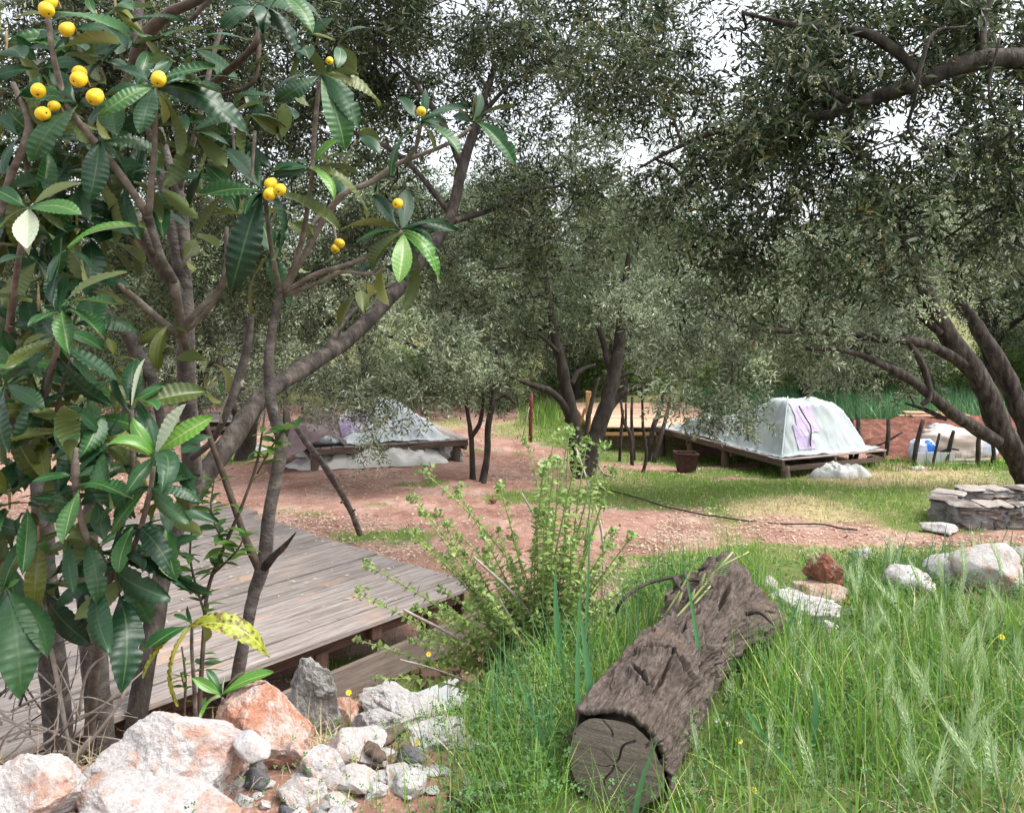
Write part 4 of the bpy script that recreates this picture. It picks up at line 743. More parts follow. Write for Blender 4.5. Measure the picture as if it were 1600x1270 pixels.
def bark_chip(label, px_, py_, Y, l, m, a):
    c = gnd(px_, py_+8)+[0, 0, .05]; t_ = np.linspace(-1, 1, 14); u2 = np.linspace(-1, 1, 8); TT_, UU = np.meshgrid(t_, u2, indexing='ij'); P = P3(TT_*l, UU*l*.38*(1-.5*TT_**4)*(1+.3*fbm(P3(TT_*3, UU*0, a), 2)), .06*l*(1-UU**2)*3+.06*l*fbm(P3(TT_*3, UU*6, a), 3)); Pb = P-[0, 0, .012]
    ca, sa = math.cos(a), math.sin(a); Rm = np.array([[ca, -sa, 0], [sa, ca, 0], [0, 0, 1]]); V = np.vstack([P.reshape(-1, 3), Pb.reshape(-1, 3)])@Rm.T; g_ = gridfaces(14, 8)
    rim = [i*8 for i in range(14)]+[13*8+j for j in range(1, 8)]+[i*8+7 for i in range(12, -1, -1)]+[j for j in range(6, 0, -1)]; rim = np.array(rim); rn = np.roll(rim, -1); side = np.stack([rim, rim+112, rn+112, rn], -1)
    o = mk('bark_chip', V, np.vstack([g_, g_[:, ::-1]+112, side]), m); o.location = c; tag(o, label, 'bark chip')
bark_chip('reddish curl of bark among the white stones', 605, 1165, 2.85, .07, m_lbark_brown, .9); bark_chip('grey bark flake lying on the white flat stone', 572, 1152, 2.9, .05, m_bark, -.5); bark_chip('narrow red-brown bark strip below the curl', 588, 1190, 2.8, .06, m_lbark_brown, 2.2); bark_chip('weathered grey bark end in the grass at the frame bottom', 735, 1262, 2.42, .07, m_bark, .1)

# ------------------------------------------------------------------ the log
m_logbark, t = M('log_bark'); tcu = N(t, 'ShaderNodeTexCoord').outputs['UV']; n1 = noise(t, 5, 8, .72, tcu, (3.2, 3.5, 1), dist=.6); n2 = noise(t, 16, 8, .75, tcu, (10, 2.6, 1), dist=.3); n3 = noise(t, 3, 5, .6)
cc = ramp(t, n1, [(.25, (.062, .046, .038)), (.5, (.118, .094, .080)), (.75, (.205, .172, .152))]); cc = mixc(t, .85, cc, ramp(t, n2, [(.38, (.33, .31, .3)), (.5, (.9, .9, .9)), (.62, (1.35, 1.35, 1.35))]), 'MULTIPLY'); cc = mixc(t, ramp(t, n3, [(.6, (0, 0, 0)), (.75, (.5, .5, .5))]), cc, (.27, .15, .10))
finish(m_logbark, t, cc, .95, [(n1, .55, .02), (n2, .9, .014)], .12)
L0 = np.array([.315, 2.42, .145]); L1 = np.array([.93, 3.6, .18]); LG = thing('log', 'thick fallen olive log with cracked bark and a sawn end in the grass', 'log', (L0[0], L0[1], 0))
ax = nrm(L1-L0); LL = np.linalg.norm(L1-L0); nu, nv = 340, 280
sx_ = nrm(np.cross(ax, up)); sz_ = np.cross(sx_, ax); aa = np.linspace(0, 2*np.pi, nu, endpoint=False); vv = np.linspace(0, 1, nv)
AA, VV_ = np.meshgrid(aa, vv, indexing='xy')     # nv x nu
topness = np.clip(np.sin(AA), 0, 1)
rad = .152+.010*np.sin(VV_*7)+.055*sst(.62, .95, VV_)*(1+.5*np.cos(AA*1-1.1))+.025*sst(.7, 1, VV_)*np.sin(AA*5+1)
q3 = np.stack([np.cos(AA)*1.2, np.sin(AA)*1.2, VV_*3.2], -1)
n_b = fbm(q3*2.2, 5, .55); rid = 1-np.abs(fbm(np.stack([np.cos(AA)*3, np.sin(AA)*3, VV_*3], -1)+4, 4)); pl = fbm(q3*1.1+8, 3)
fib = fbm(np.stack([np.cos(AA)*7, np.sin(AA)*7, VV_*5], -1)+40, 4, .6); plate = sst(-.12, .12, fbm(np.stack([np.cos(AA)*2.6, np.sin(AA)*2.6, VV_*4.2], -1)+60, 4)); rad = rad+sst(.6, .92, VV_)*(.034*fbm(q3*1.7+70, 4, .55)+.012*fbm(q3*5+90, 3))+.014*n_b+.008*rid**2+.006*fib+.007*plate; 
crk = np.abs(fbm(np.stack([np.cos(AA)*2.3, np.sin(AA)*2.3, VV_*3.4], -1)+13, 3)); deep = sst(.05, .0, crk)*sst(-.1, .25, fbm(q3*1.3+30, 2)); rad = rad-.035*deep
rad = rad+topness**3*sst(.1, 0, VV_)*.022
def crack(u0, v0, du, dv, wd, dp):      # one long open crack with lifted lips
    global rad
    du, dv = du*1.5, dv*1.5; s = np.clip(((AA-u0)*du+(VV_-v0)*dv*36)/(du*du+dv*dv*36), 0, 1); dist = np.sqrt((AA-u0-s*du)**2+(6*(VV_-v0-s*dv))**2)+.028*fbm(q3*8, 4, .6); w_ = 1.15*wd*np.sin(np.pi*np.clip(s, .02, .98))+.004
    rad = rad-1.3*dp*sst(w_*1.1, w_*.85, dist)+dp*.32*np.exp(-((dist-w_*1.5)/.06)**2)*(s > 0)*(s < 1)
for cr in [(1.95, .27, -.55, .03, .085, .06), (1.35, .31, -.42, -.05, .06, .055), (1.8, .19, -.4, -.05, .045, .045), (.95, .52, -.55, -.05, .085, .06), (1.2, .27, -.4, -.03, .06, .05), (1.95, .44, .12, .11, .05, .04), (1.55, .52, -.15, .10, .045, .04), (1.0, .68, .1, .12, .05, .045), (.65, .22, -.05, .16, .05, .045),
           (2.35, .3, .0, .14, .045, .04), (1.45, .66, .45, .04, .05, .045), (2.1, .62, -.3, .06, .045, .04), (.4, .40, .05, .18, .05, .05), (1.1, .08, .05, .12, .04, .035), (1.75, .72, -.3, .05, .06, .05), (1.3, .42, .1, .08, .04, .04)]: crack(*cr)
cen = L0+ax*(VV_[..., None]*LL)+np.array([0, 0, 1])*(.02*np.sin(VV_*5))[..., None]
lip = sst(.06, 0, VV_)*(-.02*topness+.012*fbm(np.stack([np.cos(AA)*3, np.sin(AA)*3, 0*AA], -1)+2, 3))
V = cen+sx_*(np.cos(AA)*rad)[..., None]+sz_*(np.sin(AA)*rad)[..., None]+ax*lip[..., None]
i = np.arange(nv-1)[:, None]; j = np.arange(nu)[None]; j2 = (j+1) % nu; Q = np.stack([i*nu+j, (i+1)*nu+j, (i+1)*nu+j2, i*nu+j2], -1).reshape(-1, 4)
inn = cen[0]+sx_*(np.cos(aa)*(rad[0]-.014))[:, None]+sz_*(np.sin(aa)*(rad[0]-.014))[:, None]+ax*(lip[0]+.0)[:, None]; inn2 = inn+ax*.12
base_n = nv*nu; Vall = np.vstack([V.reshape(-1, 3), inn, inn2]); jj = np.arange(nu); k2 = (jj+1) % nu
Q = np.vstack([Q, np.stack([jj, k2, base_n+k2, base_n+jj], -1), np.stack([base_n+jj, base_n+k2, base_n+nu+k2, base_n+nu+jj], -1)])
ends = []; rr_ = np.linspace(.94, 0, 9); last = (nv-1)*nu; nV = len(Vall); farr = V[-1]
for k, f in enumerate(rr_):
    P = L1+(farr-L1)*f+ax*(.10*(1-f**2))+ .035*fbm(((farr-L1)*f)*9+3, 3)[:, None]*ax; Vall = np.vstack([Vall, P]); st = last if k == 0 else nV+(k-1)*nu; cu = nV+k*nu
    Q = np.vstack([Q, np.stack([st+jj, cu+jj, cu+k2, st+k2], -1)])
uvb = np.zeros((len(Vall), 2)); uvb[:base_n] = np.stack([AA/6.283, VV_], -1).reshape(-1, 2); uvb[base_n:, 0] = np.tile(aa/6.283, (len(Vall)-base_n)//nu); uvb[base_n+2*nu:, 1] = 1+np.repeat(np.linspace(0, .2, 9), nu); mk('bark', Vall, Q, m_logbark, LG, org=(L0[0], L0[1], 0), uv=uvb)
m_cut, t = M('log_cut_face'); tc = N(t, 'ShaderNodeTexCoord').outputs['UV']; n1 = noise(t, 5, 6, .65, tc, (.8, 14, 1)); n2 = noise(t, 30, 5, .7, tc); n3 = noise(t, 2.2, 4, .6, tc)
cc = ramp(t, n1, [(.3, (.17, .135, .112)), (.55, (.25, .205, .175)), (.72, (.34, .29, .255))]); cc = mixc(t, .5, cc, ramp(t, n2, [(.35, (.55, .53, .5)), (.6, (1.1, 1.1, 1.1))]), 'MULTIPLY'); cc = mixc(t, ramp(t, n3, [(.55, (0, 0, 0)), (.72, (.45, .45, .45))]), cc, (.20, .13, .11))
wv = N(t, 'ShaderNodeTexWave', wave_type='RINGS', rings_direction='Z', _Scale=14, _Distortion=5, _Detail=3); mp = N(t, 'ShaderNodeMapping'); mp.inputs['Location'].default_value = (-.5, -.5, 0); t.links.new(tc, mp.inputs[0]); t.links.new(mp.outputs[0], wv.inputs[0]); cc = mixc(t, .14, cc, ramp(t, wv.outputs[0], [(.3, (.5, .5, .5)), (.6, (1.2, 1.2, 1.2))]), 'MULTIPLY')
finish(m_cut, t, cc, .92, [(n1, .5, .008), (n2, .4, .004)], .15)
nr = 40; RRr, A2 = np.meshgrid(np.linspace(0, 1, nr), aa, indexing='ij'); rf = (np.convolve(np.r_[rad[0][-20:], rad[0], rad[0][:20]], np.ones(41)/41, 'valid')-.014-.022*topness[0]**3)[None]*RRr; X = rf*np.cos(A2); Z = rf*np.sin(A2); dz = .0016*fbm(P3(X*6, Z*60, 0), 3)
for ca, l0, l1, w_, dp in [(1.05, .03, .75, .0032, .02), (2.3, .03, .35, .002, .01), (-.6, .05, .4, .002, .01), (1.75, .6, .95, .003, .02), (4.3, .02, .6, .0025, .014), (3.5, .1, .45, .0018, .008)]:
    ang = (A2-ca+np.pi) % (2*np.pi)-np.pi+.12*np.sin(RRr*9+ca); dz = dz+dp*sst(w_*1.4, w_*.3, np.abs(ang)*rf)*(RRr > l0)*(RRr < l1)
fc = L0-ax*.016+sx_*X[..., None]+sz_*Z[..., None]+ax*dz[..., None]; i = np.arange(nr-1)[:, None]; j = np.arange(nu)[None]; j2 = (j+1) % nu
mk('sawn_end', fc.reshape(-1, 3), np.stack([i*nu+j, i*nu+j2, (i+1)*nu+j2, (i+1)*nu+j], -1).reshape(-1, 4), m_cut, LG, org=(L0[0], L0[1], 0), uv=np.stack([X/.36+.5, Z/.36+.5], -1).reshape(-1, 2))
V, Fs, uv = tube([fc[-1, 0]*0+L0+ax*.02, L0+ax*.2], [float(rad[0].min())-.03, .14], 40, 3, .02, cap=False); mk('core', V, Fs, m_cut, LG, org=(L0[0], L0[1], 0), uv=uv)
for k, (u0, v0, l) in enumerate([(1.6, .82, .26), (1.2, .86, .2), (2.2, .78, .18), (.5, .8, .2), (1.9, .93, .2)]):
    p = L0+ax*v0*LL+sx_*math.cos(u0)*.2+sz_*math.sin(u0)*.2; d = nrm(sx_*(-.8+.5*k)+sz_*.3-ax*.3+R.normal(size=3)*.2); V, Fs, uv = tube([p, p+d*l*.3+up*.012, p+d*l*.6-up*.03], [.009, .007, .003], 6, 5, .2, nf=30); mk('root', V, Fs, m_bark, LG, org=(L0[0], L0[1], 0), uv=uv)
V, Fs, uv = tube([at(960, 960, 3.6), at(975, 935, 3.6), at(1010, 912, 3.65), at(1060, 900, 3.7), at(1095, 895, 3.7)], [.008, .008, .008, .007, .006], 7, 5, .1); mk('root', V, Fs, m_bark, LG, org=(L0[0], L0[1], 0), uv=uv)
# bumps and knots of the root end
for k, (u0, v0, r) in enumerate([]):
    c = L0+ax*v0*LL+sx_*math.cos(u0)*.16+sz_*math.sin(u0)*.16; bm = bmesh.new(); bmesh.ops.create_icosphere(bm, subdivisions=4, radius=1); Vb = np.array([v.co[:] for v in bm.verts]); Qb = np.array([[v.index for v in f.verts] for f in bm.faces]); bm.free()
    mk('knot', c+Vb*r*(1+.35*fbm(Vb*2+k*4, 4))[:, None], Qb, m_logbark, LG, org=(L0[0], L0[1], 0))

# ------------------------------------------------------------------ the loquat
def lq_mesh(m, W=.3, droop=.35, curl=0, vfold=.25, seed=0, nveins=12, name='leaf', torn=0):
    nr_, nc = 49, 9; t_ = np.linspace(0, 1, nr_); u = np.linspace(-1, 1, nc); T_, U = np.meshgrid(t_, u, indexing='ij')
    hw = W*.5*np.clip(np.sin(np.pi*np.clip(T_, 0, 1)**1.25)**.8, 0, 1)*(1+.03*np.sin(T_*nveins*2*np.pi*1.0)); hw = np.maximum(hw, .006)
    if torn: hw = hw*(1-torn*sst(.06, 0, np.abs(T_-.62))*(U > 0))
    ph = T_*nveins-.55*np.abs(U)*nveins*.55*W/.3*.9; rib = np.abs(np.sin(np.pi*ph))**.7
    X = T_*1.0; Y_ = U*hw; Z = vfold*np.abs(U)*hw+.012*np.sin(T_*5+seed*2)*U+.028*(rib-.5)*np.clip(1.3*np.abs(U), .0, 1)*np.clip(hw/(W*.5), .0, 1)+.05*curl*np.sin(T_*4+U*2+seed)
    th = -droop*T_**1.3*1.4; cx = np.cumsum(np.cos(-droop*1.8*t_))/nr_; cz = np.cumsum(np.sin(-droop*1.8*t_))/nr_
    a = -droop*1.8*t_; P = np.stack([cx[:, None]-Z*np.sin(a)[:, None], Y_, cz[:, None]+Z*np.cos(a)[:, None]], -1)
    P[..., 1] += curl*.06*np.sin(T_*3+seed)
    o = mk(name, P.reshape(-1, 3), gridfaces(nr_, nc), m, uv=np.stack([U*.5+.5, T_], -1).reshape(-1, 2)); me = o.data; bpy.data.objects.remove(o)
    return me
LQM = {}
for nm, m in (('d', m_lq_dark), ('m', m_lq_mid), ('y', m_lq_young), ('o', m_lq_under), ('c', m_lq_yellow), ('s', m_lq_silver)):
    LQM[nm] = [lq_mesh(m, R.uniform(.28, .36), dr, R.uniform(-1, 1), R.uniform(.05, .4), k, 11+k % 4, torn=.35 if k == 3 else 0) for k, dr in enumerate((.08, .3, .5, .7, .25, .95))]
LQB = at(95, 1215, 3.3); LQB[2] = zt(LQB[0], LQB[1])-.05
LQ = thing('loquat_tree', 'loquat tree with big ribbed glossy leaves and yellow fruit in the left foreground', 'tree', LQB)
def lqlimb(pts, m=m_lbark, name='branch', sides=9):
    P, r = limb(pts); r = r*(.86 if name == 'trunk' else .95)
    if name == 'trunk' and P[0, 2] < .2:
        g = np.array([P[0, 0], P[0, 1]+.02, float(zt(P[0, 0], P[0, 1]))-.06])
        if P[0, 2]-g[2] > .08: P = np.vstack([g, P]); r = np.r_[r[0]*1.12, r]
    V, Fs, uv = tube(P, r, sides, 5, .10, nf=22); return mk(name, V, Fs, m, LQ, org=LQB, uv=uv)
lqlimb([(105, 1235, 3.3, 62), (92, 1150, 3.3, 50), (84, 1050, 3.3, 46), (75, 960, 3.3, 42), (70, 880, 3.3, 36), (66, 800, 3.3, 35), (60, 710, 3.35, 34), (42, 620, 3.4, 32), (20, 555, 3.4, 28), (-20, 480, 3.45, 24)], name='trunk', sides=14)
lqlimb([(88, 1050, 3.3, 34), (55, 965, 3.2, 28), (20, 905, 3.1, 24), (-30, 830, 3.0, 20)]); lqlimb([(60, 1010, 3.3, 14), (35, 985, 3.25, 12), (10, 962, 3.2, 10)], m_bark)
lqlimb([(160, 1170, 3.55, 48), (150, 1060, 3.55, 44), (140, 960, 3.55, 42), (136, 860, 3.55, 36), (150, 770, 3.55, 30), (175, 690, 3.5, 26), (215, 610, 3.5, 24), (205, 530, 3.5, 24), (160, 485, 3.5, 22), (120, 400, 3.5, 18)], name='trunk', sides=12)
lqlimb([(213, 545, 3.5, 18), (232, 580, 3.5, 18), (246, 625, 3.55, 16), (255, 690, 3.6, 12)])
lqlimb([(284, 820, 4.5, 30), (300, 755, 4.45, 34), (296, 660, 4.2, 33), (291, 600, 4.1, 32), (290, 520, 4.0, 32), (287, 450, 4.0, 31), (278, 390, 4.0, 28), (266, 335, 4.0, 25), (250, 262, 4.0, 20), (225, 150, 4.0, 20), (212, 70, 4.0, 20), (220, -30, 4, 18)], name='trunk', sides=12)
lqlimb([(288, 440, 4.0, 22), (286, 360, 4.0, 20), (276, 290, 4.0, 18), (262, 250, 4.0, 14), (250, 200, 4, 10)]); lqlimb([(288, 470, 4.0, 20), (255, 420, 3.9, 24), (210, 345, 3.8, 24), (180, 310, 3.7, 20), (165, 180, 3.7, 22), (205, 210, 3.7, 16)])
lqlimb([(205, 120, 4.0, 22), (222, 65, 3.9, 22), (260, 25, 3.8, 20), (300, 5, 3.75, 16), (330, -10, 3.7, 12)], m_lbark_brown)
lqlimb([(272, 440, 3.3, 12), (255, 410, 3.2, 13), (238, 360, 3.15, 14), (230, 335, 3.1, 16)]); lqlimb([(230, 335, 3.1, 13), (190, 275, 3.05, 12), (150, 225, 3.0, 12), (115, 180, 2.95, 11), (97, 140, 2.95, 10), (82, 80, 2.9, 9), (76, 30, 2.9, 9)], m_lbranch); lqlimb([(232, 335, 3.1, 12), (236, 290, 3.05, 11), (242, 220, 3.0, 9), (243, 140, 2.95, 7)], m_lbranch)
lqlimb([(272, 440, 3.3, 15), (285, 520, 3.5, 15), (295, 560, 3.7, 12)], m_lbranch); lqlimb([(278, 522, 3.5, 14), (255, 505, 3.4, 13), (215, 470, 3.3, 12), (185, 445, 3.2, 9)], m_lbranch); lqlimb([(280, 522, 3.5, 14), (305, 490, 3.4, 11), (340, 455, 3.4, 11), (370, 405, 3.3, 9)], m_lbranch); lqlimb([(282, 524, 3.5, 10), (310, 500, 3.5, 9), (335, 470, 3.5, 8), (352, 420, 3.5, 8), (354, 355, 3.5, 7)], m_lbranch)
lqlimb([(300, 715, 3.9, 12), (330, 690, 3.8, 11), (352, 650, 3.7, 12), (370, 600, 3.7, 15), (385, 550, 3.7, 14), (393, 490, 3.7, 11)]); lqlimb([(345, 660, 3.7, 8), (358, 620, 3.7, 8), (380, 595, 3.7, 6)], m_dry)
# thin right-hand stem and its forks
lqlimb([(370, 1075, 3.45, 25), (380, 1010, 3.45, 23), (395, 935, 3.45, 23), (412, 880, 3.45, 27), (421, 800, 3.45, 23), (432, 740, 3.45, 23), (440, 690, 3.45, 24), (424, 630, 3.4, 20), (420, 560, 3.4, 18), (430, 490, 3.4, 15), (440, 458, 3.4, 14)], name='trunk', sides=12)
lqlimb([(440, 680, 3.45, 22), (447, 660, 3.45, 16), (447, 640, 3.45, 9)], m_bark); lqlimb([(408, 890, 3.45, 18), (385, 845, 3.4, 12), (350, 745, 3.35, 10), (330, 690, 3.3, 9), (318, 640, 3.3, 7)], m_lbark_brown); lqlimb([(410, 890, 3.45, 17), (425, 872, 3.4, 13), (455, 840, 3.35, 3)], m_bark); lqlimb([(413, 880, 3.45, 13), (440, 858, 3.4, 10), (462, 832, 3.3, 2)], m_bark)
lqlimb([(438, 460, 3.4, 10), (428, 410, 3.3, 9), (420, 360, 3.25, 8), (414, 305, 3.2, 7)], m_lbranch); lqlimb([(440, 456, 3.4, 11), (462, 410, 3.35, 9), (475, 360, 3.3, 9), (484, 300, 3.25, 8), (488, 265, 3.2, 8), (492, 200, 3.2, 8), (500, 120, 3.2, 7)], m_lbranch)
lqlimb([(440, 458, 3.4, 12), (475, 400, 3.4, 11), (505, 345, 3.4, 11), (535, 305, 3.4, 11), (580, 285, 3.4, 10), (615, 260, 3.4, 9), (650, 245, 3.4, 8), (700, 225, 3.4, 7), (737, 200, 3.4, 6)], m_lbranch); lqlimb([(630, 255, 3.4, 7), (650, 230, 3.35, 7), (657, 195, 3.3, 7)], m_lbranch)
lqlimb([(442, 460, 3.4, 10), (490, 430, 3.35, 9), (540, 415, 3.3, 9), (575, 400, 3.3, 8), (610, 375, 3.3, 8), (628, 362, 3.3, 8)], m_lbranch); lqlimb([(445, 462, 3.4, 8), (490, 445, 3.35, 7), (535, 425, 3.3, 7), (575, 428, 3.3, 6), (598, 415, 3.3, 4)], m_lbranch)
lqlimb([(455, 440, 3.5, 8), (470, 380, 3.6, 7), (510, 330, 3.7, 7), (527, 385, 3.7, 5)], m_lbranch); lqlimb([(300, 150, 4, 14), (345, 120, 3.8, 12), (395, 75, 3.6, 11), (408, 40, 3.6, 9)], m_lbark_brown); lqlimb([(405, 70, 3.6, 8), (395, 130, 3.6, 7), (340, 150, 3.7, 6)], m_lbark_brown)
lqlimb([(300, 30, 3.9, 9), (345, -20, 3.8, 8)], m_lbranch); lqlimb([(280, 300, 4, 9), (310, 190, 3.9, 9), (330, 100, 3.9, 8), (350, 30, 3.9, 7)], m_lbranch)
# shoots on the left
for pts in ([(93, 490, 2.75, 8), (90, 540, 2.8, 10), (75, 600, 2.9, 11), (62, 660, 3.0, 12), (66, 720, 3.2, 10)], [(118, 700, 2.7, 9), (118, 735, 2.7, 13), (122, 790, 2.75, 11), (140, 850, 2.85, 10), (165, 880, 3.0, 10)], [(172, 890, 3.0, 14), (160, 960, 3.05, 15), (148, 1060, 3.2, 16), (135, 1200, 3.4, 17)],
            [(45, 325, 2.8, 7), (30, 400, 2.85, 9), (20, 470, 3, 12), (15, 520, 3.2, 14)], [(205, 690, 2.9, 7), (205, 640, 2.85, 8), (207, 720, 2.9, 9), (195, 800, 3.0, 10), (170, 890, 3.05, 10)], [(240, 730, 2.7, 8), (232, 780, 2.75, 9), (210, 850, 2.9, 9), (175, 905, 3.05, 9)],
            [(300, 975, 2.9, 5), (300, 1020, 2.95, 6), (305, 1100, 3.0, 7), (306, 1230, 3.0, 8)], [(348, 1090, 2.75, 5), (345, 1140, 2.8, 6), (340, 1230, 2.85, 7)], [(85, 660, 3.0, 8), (96, 610, 2.95, 7), (112, 560, 2.9, 6)], [(0, 380, 3.1, 14), (12, 290, 3.0, 13), (45, 200, 3.0, 12), (20, 130, 3, 9)], [(55, 170, 3.0, 9), (40, 240, 3.05, 10), (55, 300, 3.1, 12)],
            [(2, 470, 3.3, 20), (20, 545, 3.3, 24), (40, 545, 3.3, 12), (35, 480, 3.2, 12)], [(370, 285, 3.3, 4), (362, 190, 3.3, 5)], [(392, 300, 3.2, 5), (398, 205, 3.2, 6)]): lqlimb(pts, m_lbranch, sides=7)
LEAVES = []
import mathutils
def lq_leaf(p, d, L_, kind, roll=0, k=None):
    d = nrm(d); h = np.array([R.normal()*.4, -.5, .85])+R.normal(size=3)*.34; z = nrm(h-d*np.dot(h, d)); y_ = np.cross(z, d)
    LEAVES.append((L_/p[1], np.asarray(p), np.stack([d, y_, z], 1), L_*.98, kind, int(R.integers(0, 6)) if k is None else k))
def place_leaves():
    LEAVES.sort(key=lambda q: -q[0]); rest_ = {}
    for n_, (_, p, Rm, L_, kind, k) in enumerate(LEAVES):
        me = LQM[kind][k]
        if n_ < 300:
            o = bpy.data.objects.new('leaf', me); COL.objects.link(o); o.parent = LQ; o.location = p-LQB; o.rotation_euler = mathutils.Matrix(Rm.tolist()).to_euler(); o.scale = (L_, L_*R.uniform(.8, 1.12), L_*R.uniform(.6, 1.5))
        else:
            v = np.zeros(len(me.vertices)*3, np.float32); me.vertices.foreach_get('co', v); v = v.reshape(49, 9, 3)[::2, ::2].reshape(-1, 3)
            u = np.stack(np.meshgrid(np.linspace(0, 1, 25), np.linspace(0, 1, 5), indexing='ij')[::-1], -1).reshape(-1, 2); rest_.setdefault(kind, MB()).add(v@Rm.T*L_+p, gridfaces(25, 5), u)
    for kind, b in rest_.items(): b.build('leaves', LQM[kind][0].materials[0], LQ, org=LQB, kind='stuff')
def pick(mix): ks = list(mix); return ks[R.choice(len(ks), p=np.array([mix[k] for k in ks])/sum(mix.values()))]
def rosette(px, py, Y, n, size, mix, lean=(0, 0, 1), spread=(-.5, .9), bud=True):
    """n leaves round a shoot tip; size = leaf length in photo pixels"""
    c = at(px, py, Y); ax_ = nrm(np.asarray(lean, float)); x = nrm(np.cross(ax_, [.31, .9, .2])); y_ = np.cross(ax_, x); L_ = size*Y/F
    for k in range(n):
        f = k/max(n-1, 1); a = k*2.4+R.uniform(-.35, .35); e = spread[0]+(spread[1]-spread[0])*f**.8+R.uniform(-.15, .15); d = (x*math.cos(a)+y_*math.sin(a))*math.cos(e)+ax_*math.sin(e)
        l = L_*R.uniform(.75, 1.15)*(1-.45*f**3); lq_leaf(c-ax_*(1-f)*L_*.22+d*L_*.05, nrm(d), l, pick(mix), R.uniform(-.35, .35), None if f < .7 else R.integers(0, 3))
    if bud: V, Fs, uv = tube([c-ax_*L_*.22, c, c+ax_*L_*.13], [.004, .0055, .0018], 7, 3, .2, nf=60); mk('bud', V, Fs, m_lq_bud, LQ, org=LQB, uv=uv)
DK_ = {'d': 6.5, 'm': 2.4, 'o': .8}; MX = {'d': 4, 'm': 4.5, 'o': .8, 'y': .5}; YG = {'y': 6, 'm': 2, 's': .4}; OL = {'o': 5, 'd': 4, 'm': 1}
def hand(px, py, Y, leaves):
    """leaves drawn one by one: (tip px, tip py, depth change, kind, mesh)"""
    c = at(px, py, Y)
    for tx, ty, dy, kind, k in leaves:
        v = at(tx, ty, Y+dy)-c; L_ = np.linalg.norm(v); dr = (.08, .3, .5, .7, .25, .95)[k]; hz = nrm(np.array([v[0], v[1], 0])); up_ = .5*dr*1.8
        a = np.cross(v, [0, 0, 1]); a = nrm(a) if np.linalg.norm(a) > 1e-6 else np.array([1., 0, 0]); d = nrm(v); z = np.cross(a, d); z = z*np.sign(z[2]+1e-9)
        d2 = nrm(d*math.cos(up_)+z*math.sin(up_)); lq_leaf(c, d2, L_*(1+.12*dr), kind, R.uniform(-.3, .3), k)
# rosettes read off the photograph
hand(93, 487, 2.75, [(186, 418, .05, 'y', 1), (165, 470, -.1, 'm', 1), (158, 513, -.12, 'm', 1), (95, 545, -.15, 'm', 1), (45, 510, -.1, 'm', 1), (60, 420, .1, 'd', 1), (100, 425, .1, 'd', 0)])
rosette(88, 520, 2.85, 9, 120, {'o': 3, 'd': 4, 'm': 1}, spread=(-1.0, -.2), bud=False)
hand(45, 325, 2.8, [(128, 288, .05, 'y', 1), (-20, 300, 0, 'm', 1), (103, 355, -.12, 'm', 2), (0, 355, -.05, 'm', 1), (40, 390, -.15, 's', 0), (62, 400, .1, 'm', 1)]); hand(45, 400, 2.8, [(62, 345, .02, 's', 0), (35, 350, 0, 's', 0), (-20, 420, 0, 'm', 1), (75, 440, .0, 'd', 1)])
hand(105, 390, 2.75, [(203, 346, .05, 'y', 1), (150, 430, .05, 'd', 2), (70, 440, -.1, 'd', 2)])
hand(118, 725, 2.7, [(102, 640, .1, 'm', 0), (140, 640, .12, 'd', 0), (195, 668, .1, 'm', 1), (40, 700, -.12, 'd', 5), (30, 668, .0, 'd', 3), (70, 690, -.1, 'm', 2)]); hand(118, 745, 2.7, [(55, 760, -.1, 'm', 2), (190, 690, .1, 'd', 1), (195, 740, .05, 'd', 2), (180, 715, .15, 'd', 1)]); hand(122, 765, 2.7, [(95, 850, -.12, 'm', 1), (190, 770, -.1, 'm', 1), (60, 800, .05, 'd', 2)])
hand(205, 640, 2.85, [(225, 560, .05, 's', 0), (195, 560, .1, 'd', 2), (262, 650, -.12, 'm', 3), (262, 605, .05, 'm', 1), (328, 625, .1, 'o', 1), (150, 600, 0, 'd', 1), (170, 680, -.05, 'd', 2)])
hand(240, 715, 2.65, [(292, 632, -.02, 's', 0), (270, 660, .1, 'm', 1), (340, 668, .02, 'y', 1), (205, 725, -.16, 'y', 5), (185, 680, -.1, 'y', 2), (300, 770, -.16, 'd', 5), (225, 780, -.1, 'm', 3)]); hand(235, 760, 2.75, [(300, 775, -.15, 'd', 5), (150, 830, -.05, 'd', 2), (310, 800, 0, 'd', 2), (240, 840, -.1, 'd', 3), (190, 850, -.05, 'm', 2)])
hand(160, 905, 2.9, [(130, 1045, -.25, 'd', 2), (100, 960, -.1, 'd', 3)]); hand(185, 935, 2.9, [(200, 1072, -.2, 'd', 3), (250, 960, 0, 'd', 3), (190, 870, -.05, 'd', 1)]); hand(170, 870, 2.95, [(180, 1000, -.15, 'd', 3), (235, 900, -.1, 'd', 3), (275, 935, -.05, 'd', 3), (110, 900, -.1, 'd', 2), (220, 830, 0, 'd', 2)])
hand(210, 820, 2.85, [(240, 900, -.1, 'd', 3), (272, 900, .05, 'd', 3), (190, 910, -.1, 'm', 3), (150, 860, 0, 'd', 2)]); hand(135, 850, 2.85, [(92, 820, -.05, 'd', 2), (145, 930, -.1, 'd', 3), (60, 880, 0, 'o', 2)])
hand(300, 975, 2.9, [(290, 945, .02, 'm', 0), (222, 1020, -.08, 'm', 1), (225, 1062, -.1, 'c', 2), (250, 1092, -.12, 'c', 2), (342, 968, .05, 'c', 1), (382, 1025, -.08, 'c', 5), (330, 1010, .1, 'o', 3), (272, 960, .05, 'm', 0)])
